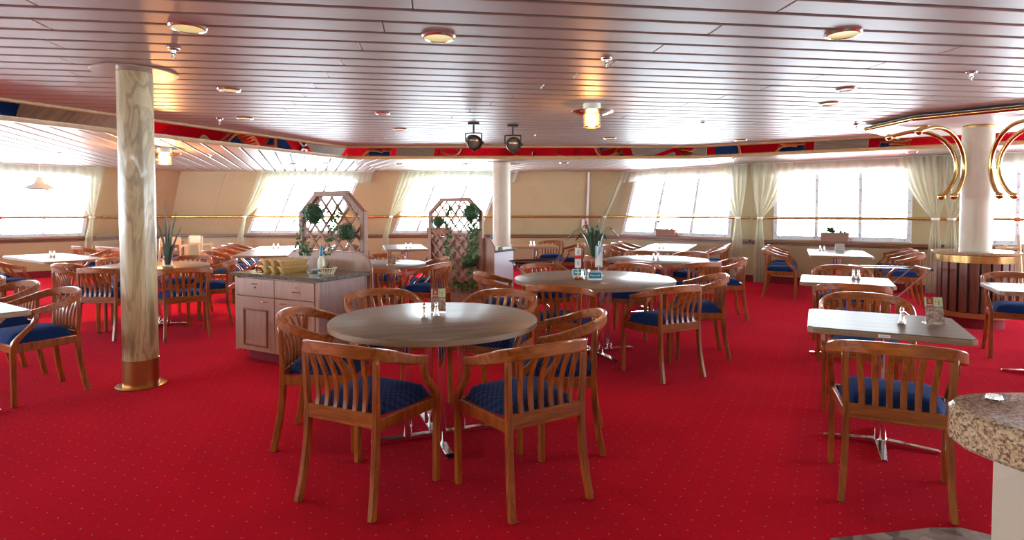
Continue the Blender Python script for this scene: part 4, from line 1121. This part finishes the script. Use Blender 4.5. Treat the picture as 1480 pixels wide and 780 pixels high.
# folded stand leaning at the cabinet's left side
t = thing('folded_stand', 'dark folded stand leaning against the left side of the service cabinet', 'stand', (-2.63, 5.86, 0), RC)
for s in (-1, 1):
    MB().tube([(-.02, s * .04, 0.008), (.035, s * .04, .60)], .009, 6).build('leg', M['darkslat'], t, smooth=True)
MB().tube([(.0, -.04, .25), (.0, .04, .25)], .007, 6).build('cross_bar', M['darkslat'], t)

# ------------------------------------------------------------------ table-top things
def shaker_proto():
    t = thing('shaker', 'x', 'shaker')
    MB().lathe([(.019, 0), (.021, .003), (.019, .010), (.0135, .03), (.0115, .062)], 16).build('body', M['steel'], t, smooth=True)
    MB().lathe([(.0120, .061), (.0125, .070), (.009, .084), (.004, .092), (.001, .094)], 14).build('cap', M['chrome'], t, smooth=True)
    return t
SHK = shaker_proto(); shk_used = [False]
def shakers(x, y, dx, dy, where):
    for k, nm in ((0, 'left'), (1, 'right')):
        if not shk_used[0]: o = SHK; shk_used[0] = True
        else: o = dup(SHK)
        o.location = (x + dx * k, y + dy * k, .7405); tag(o, '%s steel shaker of the pair on %s' % (nm, where), 'shaker', 'steel salt and pepper shakers')
shakers(-.545, 3.63, .068, .055, 'the nearest round table')
shakers(2.285, 3.43, .028, .040, 'the nearest square table on the right')
shakers(3.345, 5.74, .040, -.012, 'the second square table on the right')
shakers(.685, 5.70, .075, .10, 'the flag table')
shakers(1.945, 8.06, .06, .0, 'the far round table')
shakers(2.60, 10.9 - .55, .07, .02, 'the nearer white-shining table')
shakers(-1.90, 10.55, .075, 0, 'the table between the trellises')
shakers(-4.24, 10.45, .08, 0, 'the table under the back left window')
shakers(-6.62, 8.42, .03, .03, 'the long left window table')
shakers(.36, 11.25, .06, 0, 'the orange-brown table')
shakers(5.12, 9.75, .05, -.02, 'the table under the right window')
def menu_stand(x, y, z, rz, label, w=.092, h=.145):
    t = thing('menu_stand', label, 'menu stand', (x, y, z), rz, 'clear menu stands')
    R = Matrix.Rotation(math.radians(-14), 3, 'X')
    c = MB().box((0, 0, h / 2), (w, .0015, h)).build('menu_card', M['menu'], t, loc=(0, 0, .012)); c.rotation_euler = (math.radians(-14), 0, 0)
    a = MB().box((0, -.003, h / 2), (w + .008, .002, h + .006)).box((0, .003, h / 2), (w + .008, .002, h + .006)).build('acrylic_sleeve', M['acrylic'], t, loc=(0, 0, .010)); a.rotation_euler = (math.radians(-14), 0, 0)
    MB().box((0, .022, .002), (w + .008, .06, .003)).build('foot', M['acrylic'], t)
menu_stand(-.478, 3.80, .7405, .12, 'menu stand on the nearest round table')
menu_stand(2.475, 3.42, .7405, -.28, 'menu stand on the nearest square table at the right')
menu_stand(-1.47, 7.15, .7405, .1, 'menu stand on the table behind the left trellis', .10, .15)
t = thing('napkin_holder', 'grey napkin holder on the table under the right window', 'napkin holder', (5.33, 9.55, .7405), rW)
for s in (-1, 1): MB().box((0, s * .022, .065), (.135, .004, .13)).build('plate', M['steel'], t, bevel=.002)
MB().box((0, 0, .055), (.12, .036, .10)).build('napkins', M['paperwhite'], t); MB().box((0, 0, .003), (.135, .05, .006)).build('base', M['steel'], t)
# flags on the large round table
def table_flag(x, y, label, basemat, kind, rz):
    t = thing('table_flag', label, 'flag', (x, y, .7405), rz)
    MB().lathe([(.040, 0), (.043, .006), (.034, .018), (.014, .026), (.006, .032)], 24).build('base', M[basemat], t, smooth=True)
    MB().tube([(0, 0, .03), (0, 0, .345)], .003, 6).build('pole', M['chrome'] if kind else M['brass'], t)
    MB().sphere((0, 0, .350), .007, 8, 6).build('finial', M['steel'] if kind else M['brass'], t)
    z1, z0, hw = .325, .112, .031
    MB().tube([(-hw, -.006, z1 - .02), (0, -.004, z1 + .015), (hw, -.006, z1 - .02)], .0012, 5).build('cord', M['flagred'] if not kind else M['flagwhite'], t)
    def cloth(za, zb, xa, xb, off, m, nm, par):
        P = [[(xa + (xb - xa) * j / 8, -.008 - off + .003 * math.sin(9 * (xa + (xb - xa) * j / 8) / hw * .4) , zb + (za - zb) * i / 6) for j in range(9)] for i in range(7)]
        return MB().grid(P).build(nm, M[m], par)
    zt = z1 - .02
    if not kind:
        f = cloth(z0, zt, -hw, hw, 0, 'flagwhite', 'cloth', t)
        cloth(z0 + .085, z0 + .118, -hw, hw, .0012, 'flagred', 'red_band', f)
        for zz in (zt - .06, z0 + .02): cloth(zz, zz + .04, -.004, .004, .0012, 'flagdark', 'dark_mark', f)
    else:
        hw2 = .037
        f = cloth(z0 - .02, zt, -hw2, hw2, 0, 'flagwhite', 'cloth', t)
        MB().add([(-hw2, -.0095, zt), (hw2, -.0095, zt), (hw2, -.0095, zt - .09), (.012, -.0095, zt - .05), (-.020, -.0095, zt - .13), (-hw2, -.0095, zt - .13)], [(0, 1, 2, 3, 4, 5)]).build('blue_field', M['flagblue'], f)
        MB().add([(.004, -.0100, zt - .055), (.014, -.0100, zt - .046), (-.012, -.0100, zt - .125), (-.022, -.0100, zt - .13)], [(0, 1, 2, 3)]).build('dark_stroke', M['flagdark'], f)
        cloth(z0 - .012, z0 - .004, -.024, .024, .0015, 'flagdark', 'printed_line', f)
table_flag(.640, 5.70, 'white table flag with red band on a brass base', 'brass', 0, 0)
table_flag(.880, 5.96, 'light blue and white table flag on a chrome base', 'chrome', 1, -.05)
def text_mesh(name, body, size, m, parent, loc, rot):
    cu = bpy.data.curves.new(name, 'FONT'); cu.body = body; cu.size = size; cu.align_x = 'CENTER'; cu.align_y = 'CENTER'; cu.extrude = .0004
    o = bpy.data.objects.new(name + '_tmp', cu); COL.objects.link(o); bpy.context.view_layer.update()
    me = bpy.data.meshes.new_from_object(o.evaluated_get(bpy.context.evaluated_depsgraph_get())); bpy.data.objects.remove(o); bpy.data.curves.remove(cu)
    me.materials.clear(); me.materials.append(m); r = bpy.data.objects.new(name, me); COL.objects.link(r); r.parent = parent; r.location = loc; r.rotation_euler = rot; return r
def place_card(x, y, rz, label):
    t = thing('reserved_card', label, 'place card', (x, y, .7405), rz, 'teal reserved cards')
    th = math.radians(16)
    b = MB().box((0, 0, .040), (.135, .0025, .080)).build('card', M['paperwhite'], t, loc=(0, -.016, 0)); b.rotation_euler = (-th, 0, 0)
    c = MB().box((0, -.0018, .046), (.122, .0012, .060)).build('teal_field', M['teal'], b)
    text_mesh('lettering', 'Reserved', .024, M['paperwhite'], b, (0, -.0028, .046), (PI / 2, 0, 0))
    k = MB().box((0, 0, .040), (.135, .0025, .080)).build('back_leaf', M['paperwhite'], t, loc=(0, .028, 0)); k.rotation_euler = (th, 0, 0)
place_card(.795, 5.62, .03, 'front teal reserved card between the two flags')
place_card(.675, 5.90, .2, 'rear teal reserved card behind the white flag base')
t = thing('table_tag', 'small white tag on the front edge of the nearest right square table', 'tag', (2.05, 3.17, .72), rR)
p = Vector((2.21, 3.49)) + Vector((-.46, -.887)) * .363 + Vector((.887, -.46)) * -.02; t.location = (p.x, p.y, .720)
MB().box((0, 0, 0), (.055, .004, .016)).build('plate', M['white'], t); MB().box((0, -.0025, 0), (.042, .001, .006)).build('print', M['greypanel'], t)

# ------------------------------------------------------------------ plants
def planter_box(p, rz, label, L=.42, plants=(), H=.16):
    t = thing('flower_box', label, 'planter', p, rz, 'terracotta flower boxes on the sills')
    mb = MB(); a, b = L / 2, .075
    mb.hexa([(-a * .93, -b * .85, 0), (a * .93, -b * .85, 0), (a * .93, b * .85, 0), (-a * .93, b * .85, 0), (-a, -b, H), (a, -b, H), (a, b, H), (-a, b, H)])
    mb.build('box', M['planter'], t, bevel=.006)
    MB().box((0, 0, H - .008), (L + .014, .164, .022)).build('rim', M['planter'], t, bevel=.004)
    MB().box((0, 0, H + .004), (L - .03, .12, .006)).build('soil', M['soil'], t)
    for (x, h, r, n) in plants:
        mb = MB()
        for k in range(n):
            a2 = random.uniform(0, 6.28); el = random.uniform(.1, 1.3); d = Vector((math.cos(a2) * math.cos(el), math.sin(a2) * math.cos(el), math.sin(el)))
            c = Vector((x, 0, H + h)); q = d.cross(Vector((.3, .5, .8))).normalized() * r * .16
            mb.add([c, c + d * r * .5 + q, c + d * r, c + d * r * .5 - q], [(0, 1, 2, 3)])
        tag(mb.build('succulent', M['leaf'] if n > 30 else M['leaflight'], t), kind='stuff')
        if h > .03: MB().tube([(x * .7, 0, H), (x, 0, H + h)], .006, 6).build('stem', M['leaf'], t)
def sillp(w, u, off=.02): p = w.pt(u, ZS, off); return (p[0], p[1], ZS + .0225)
planter_box(sillp(wa, .50, .09), math.atan2(wa.d.y, wa.d.x), 'flower box with pale succulents under the window behind the far round table', .48, ((-.20, .14, .07, 40), (.0, .0, .06, 24), (.12, .0, .06, 24), (.22, .02, .05, 24)))
planter_box(sillp(wr, .205, .09), math.atan2(wr.d.y, wr.d.x), 'flower box with a green succulent in the wide right window', .46, ((-.08, .01, .12, 60), (.08, .0, .06, 20), (.15, .0, .05, 20)))
planter_box(sillp(wb, (-1.75 + 8.35) / 10.5, .09), 0., 'flower box in the back window left of the right trellis', .62, ((-.15, .0, .05, 20), (.1, .0, .05, 20)))

t = thing('potted_plant', 'tall strap-leaved potted plant left of the far round table', 'potted plant', (1.40, 9.90, 0))
MB().lathe([(.13, 0), (.17, .02), (.19, .55), (.20, .56), (.20, .60), (.18, .60), (.175, .56)], 24).build('pot', M['planter'], t, smooth=True)
MB().lathe([(.001, .56), (.176, .56)], 24, cap=False).build('soil', M['soil'], t)
for k in range(15):
    a = k * 2.4; lean = .03 + .025 * (k % 5); h = .72 - .05 * (k % 4); tipd = .04 + .035 * (k % 5)
    d = Vector((math.cos(a), math.sin(a), 0)); z0 = .56
    pts = smoothpath([d * .03 + Vector((0, 0, z0)), d * (lean + .03) + Vector((0, 0, z0 + h * .55)), d * (lean + tipd) + Vector((0, 0, z0 + h * (.95 - .05 * (k % 5)))), d * (lean + tipd * 2.0) + Vector((0, 0, z0 + h * (.92 - .10 * (k % 5))))], 4)
    n = len(pts); MB().sweep(pts, [.018 + .030 * math.sin(PI * (i + 1) / (n + 1)) for i in range(n)], .003, d).build('leaf', M['leaf'] if k % 4 == 0 else M['leafdark'], t, smooth=True)
t = thing('snake_plant', 'snake plant with long dark leaves in a glass jar behind the marble column', 'potted plant', (-4.12, 7.02, .7405))
MB().lathe([(.05, 0), (.055, .004), (.05, .10), (.055, .13), (.051, .13), (.047, .10), (.048, .012), (.001, .010)], 20).build('jar', M['glassjar'], t, smooth=True)
for k, (a, l, h) in enumerate(((2.8, .03, .78), (.2, .16, .46), (3.6, .10, .55), (.6, .10, .62), (5.2, .08, .40), (1.5, .06, .52), (.0, .05, .34))):
    d = Vector((math.cos(a), math.sin(a), 0)); pts = smoothpath([d * .01 + Vector((0, 0, .02)), d * (l * .4) + Vector((0, 0, .02 + h * .5)), d * l + Vector((0, 0, .02 + h))], 4); n = len(pts)
    MB().sweep(pts, [.030 * (1 - (i / (n - 1)) ** 2) + .003 for i in range(n)], .006, (0, -1, .1)).build('leaf', M['snakeleaf'], t, smooth=True)

# ------------------------------------------------------------------ tray stands, high chairs, bar counter
def tray_stand(x, y, rz, label, s=.34, h=.66, wd=.42):
    t = thing('folding_tray_stand', label, 'tray stand', (x, y, 0), rz)
    for q in (-1, 1):
        off = q * .012
        for e in (-1, 1):
            yy = e * (wd / 2 + off)
            MB().tube(smoothpath([(-q * s, yy, .012), (-q * s * .25, yy, h * .35), (q * s * .75, yy, h * .88), (q * s, yy * .97, h)], 3), .011, 8).build('leg_tube', M['chrome'], t, smooth=True)
        MB().tube([(q * s, -wd / 2 - off, h), (q * s, wd / 2 + off, h)], .012, 8).build('top_bar', M['chrome'], t, smooth=True)
        MB().tube([(-q * s, -wd / 2 - off, .012), (-q * s, wd / 2 + off, .012)], .011, 8).build('foot_bar', M['chrome'], t, smooth=True)
        for e in (-1, 1): MB().sphere((q * s, e * (wd / 2 + .02), h), .019, 8, 6).build('end_cap', M['knob'], t, smooth=True)
    for e in (-.6, .6): MB().bar((-s, e * wd / 2, h + .002), (s, e * wd / 2, h + .002), .02, .003).build('strap', M['black'] if s < .3 else M['steel'], t)
    return t
tray_stand(4.72, 7.35, -.25, 'empty chrome folding tray stand behind the second right table', .38, .70, .46)
tray_stand(.30, 8.18, .1, 'chrome folding stand carrying the black oval tray', .26, .66, .36)
t = thing('oval_tray', 'black oval serving tray on the folding stand', 'tray', (.30, 8.18, .675), .1)
mb = MB().lathe([(.26, .0), (.30, .006), (.345, .030), (.350, .032), (.345, .034), (.295, .012), (.001, .008)], 40); mb.v = [(x * 1.0, y * .72, z) for x, y, z in mb.v]; mb.build('dish', M['blackgloss'], t, smooth=True)
mb = MB().lathe([(.347, .030), (.356, .033), (.347, .036)], 40, cap=False); mb.v = [(x, y * .72, z) for x, y, z in mb.v]; mb.build('rim', M['black'], t, smooth=True)
def high_chair(x, y, rz, label, h=.92):
    t = thing('high_chair', label, 'high chair', (x, y, 0), rz); m = M['palewood']
    for s in (-1, 1):
        MB().sweep([(s * .21, -.20, 0), (s * .165, -.12, h)], .028, .036).build('leg', m, t, bevel=.004); MB().sweep([(s * .21, .20, 0), (s * .17, .07, h * .86)], .028, .036).build('leg', m, t, bevel=.004)
        MB().bar((s * .20, -.16, .22), (s * .20, .16, .22), .02, .03).build('side_stretcher', m, t, bevel=.003); MB().bar((s * .175, -.13, h * .83), (s * .175, .12, h * .83), .03, .03).build('arm', m, t, bevel=.004)
    MB().box((0, -.02, .52), (.32, .26, .022)).build('seat', m, t, bevel=.004)
    MB().box((0, -.125, h - .06), (.33, .022, .15)).build('backrest', m, t, bevel=.02)
    for z in (.24, .40): MB().box((0, .165 - z * .14, z), (.36, .02, .03)).build('front_stretcher', m, t, bevel=.003)
    MB().box((0, -.175, .30), (.35, .02, .03)).build('rear_stretcher', m, t, bevel=.003)
high_chair(-6.22, 10.80, .1, 'pale beech high chair left of the row of four chairs')
high_chair(-6.02, 11.38, -.4, 'second pale beech high chair against the first')
high_chair(6.82, 8.05, .7, 'pale beech high chair at the right edge beside the bar island', 1.08)

t = thing('bar_counter', 'speckled beige granite counter corner at the lower right picture edge', 'bar counter', (1.6, .9, 0))
P = [(1.62, .02), (2.3, .02), (2.3, 1.458), (1.20, 1.456), (1.13, 1.447), (1.085, 1.43), (1.048, 1.40), (1.022, 1.355), (1.016, 1.31), (1.026, 1.25), (1.05, 1.18), (1.11, 1.02), (1.25, .70)]
P = [(x - 1.6, y - .9) for x, y in P]
MB().prism(P, .862, .95).build('granite_top', M['granite'], t, smooth=True, bevel=.010)
MB().prism([(1.135 - 1.6, 1.372 - .9), (1.25 - 1.6, 1.2 - .9), (1.45 - 1.6, .8 - .9), (2.25 - 1.6, .8 - .9), (2.25 - 1.6, 1.372 - .9)], .0, .862).build('front_panel', M['columncream'], t, bevel=.004)
MB().lathe([(.016, .9505), (.018, .953), (.016, .960)], 14, (1.155 - 1.6, 1.395 - .9, 0)).build('cable_grommet', M['steel'], t, smooth=True)
# pale strip on the back wall (cable cover) and the little box beside it
t = thing('cable_cover', 'slim white cable cover running up the back wall right of the middle column', 'cable cover', wb.pt((1.85 + 8.35) / 10.5, 1.0, .055))
o = Vector(t.location); a, b = Vector(wb.pt((1.78 + 8.35) / 10.5, .9, .036)) - o, Vector(wb.pt((1.80 + 7.75) / 10.35, 2.31, .036)) - o
MB().bar(a, b, .05, .02, (0, -1, .3)).build('channel', M['white'], t, bevel=.004)
MB().sphere(a, .022, 8, 6).build('end_piece', M['white'], t)
t = thing('wall_box', 'small white wall box with red front under the back hand rail', 'wall box', wb.pt((1.68 + 8.35) / 10.5, 1.08, .03))
MB().box((0, 0, 0), (.16, .07, .26)).build('case', M['white'], t, bevel=.008); MB().box((.01, -.037, 0), (.05, .006, .22)).build('red_front', M['flagred'], t)
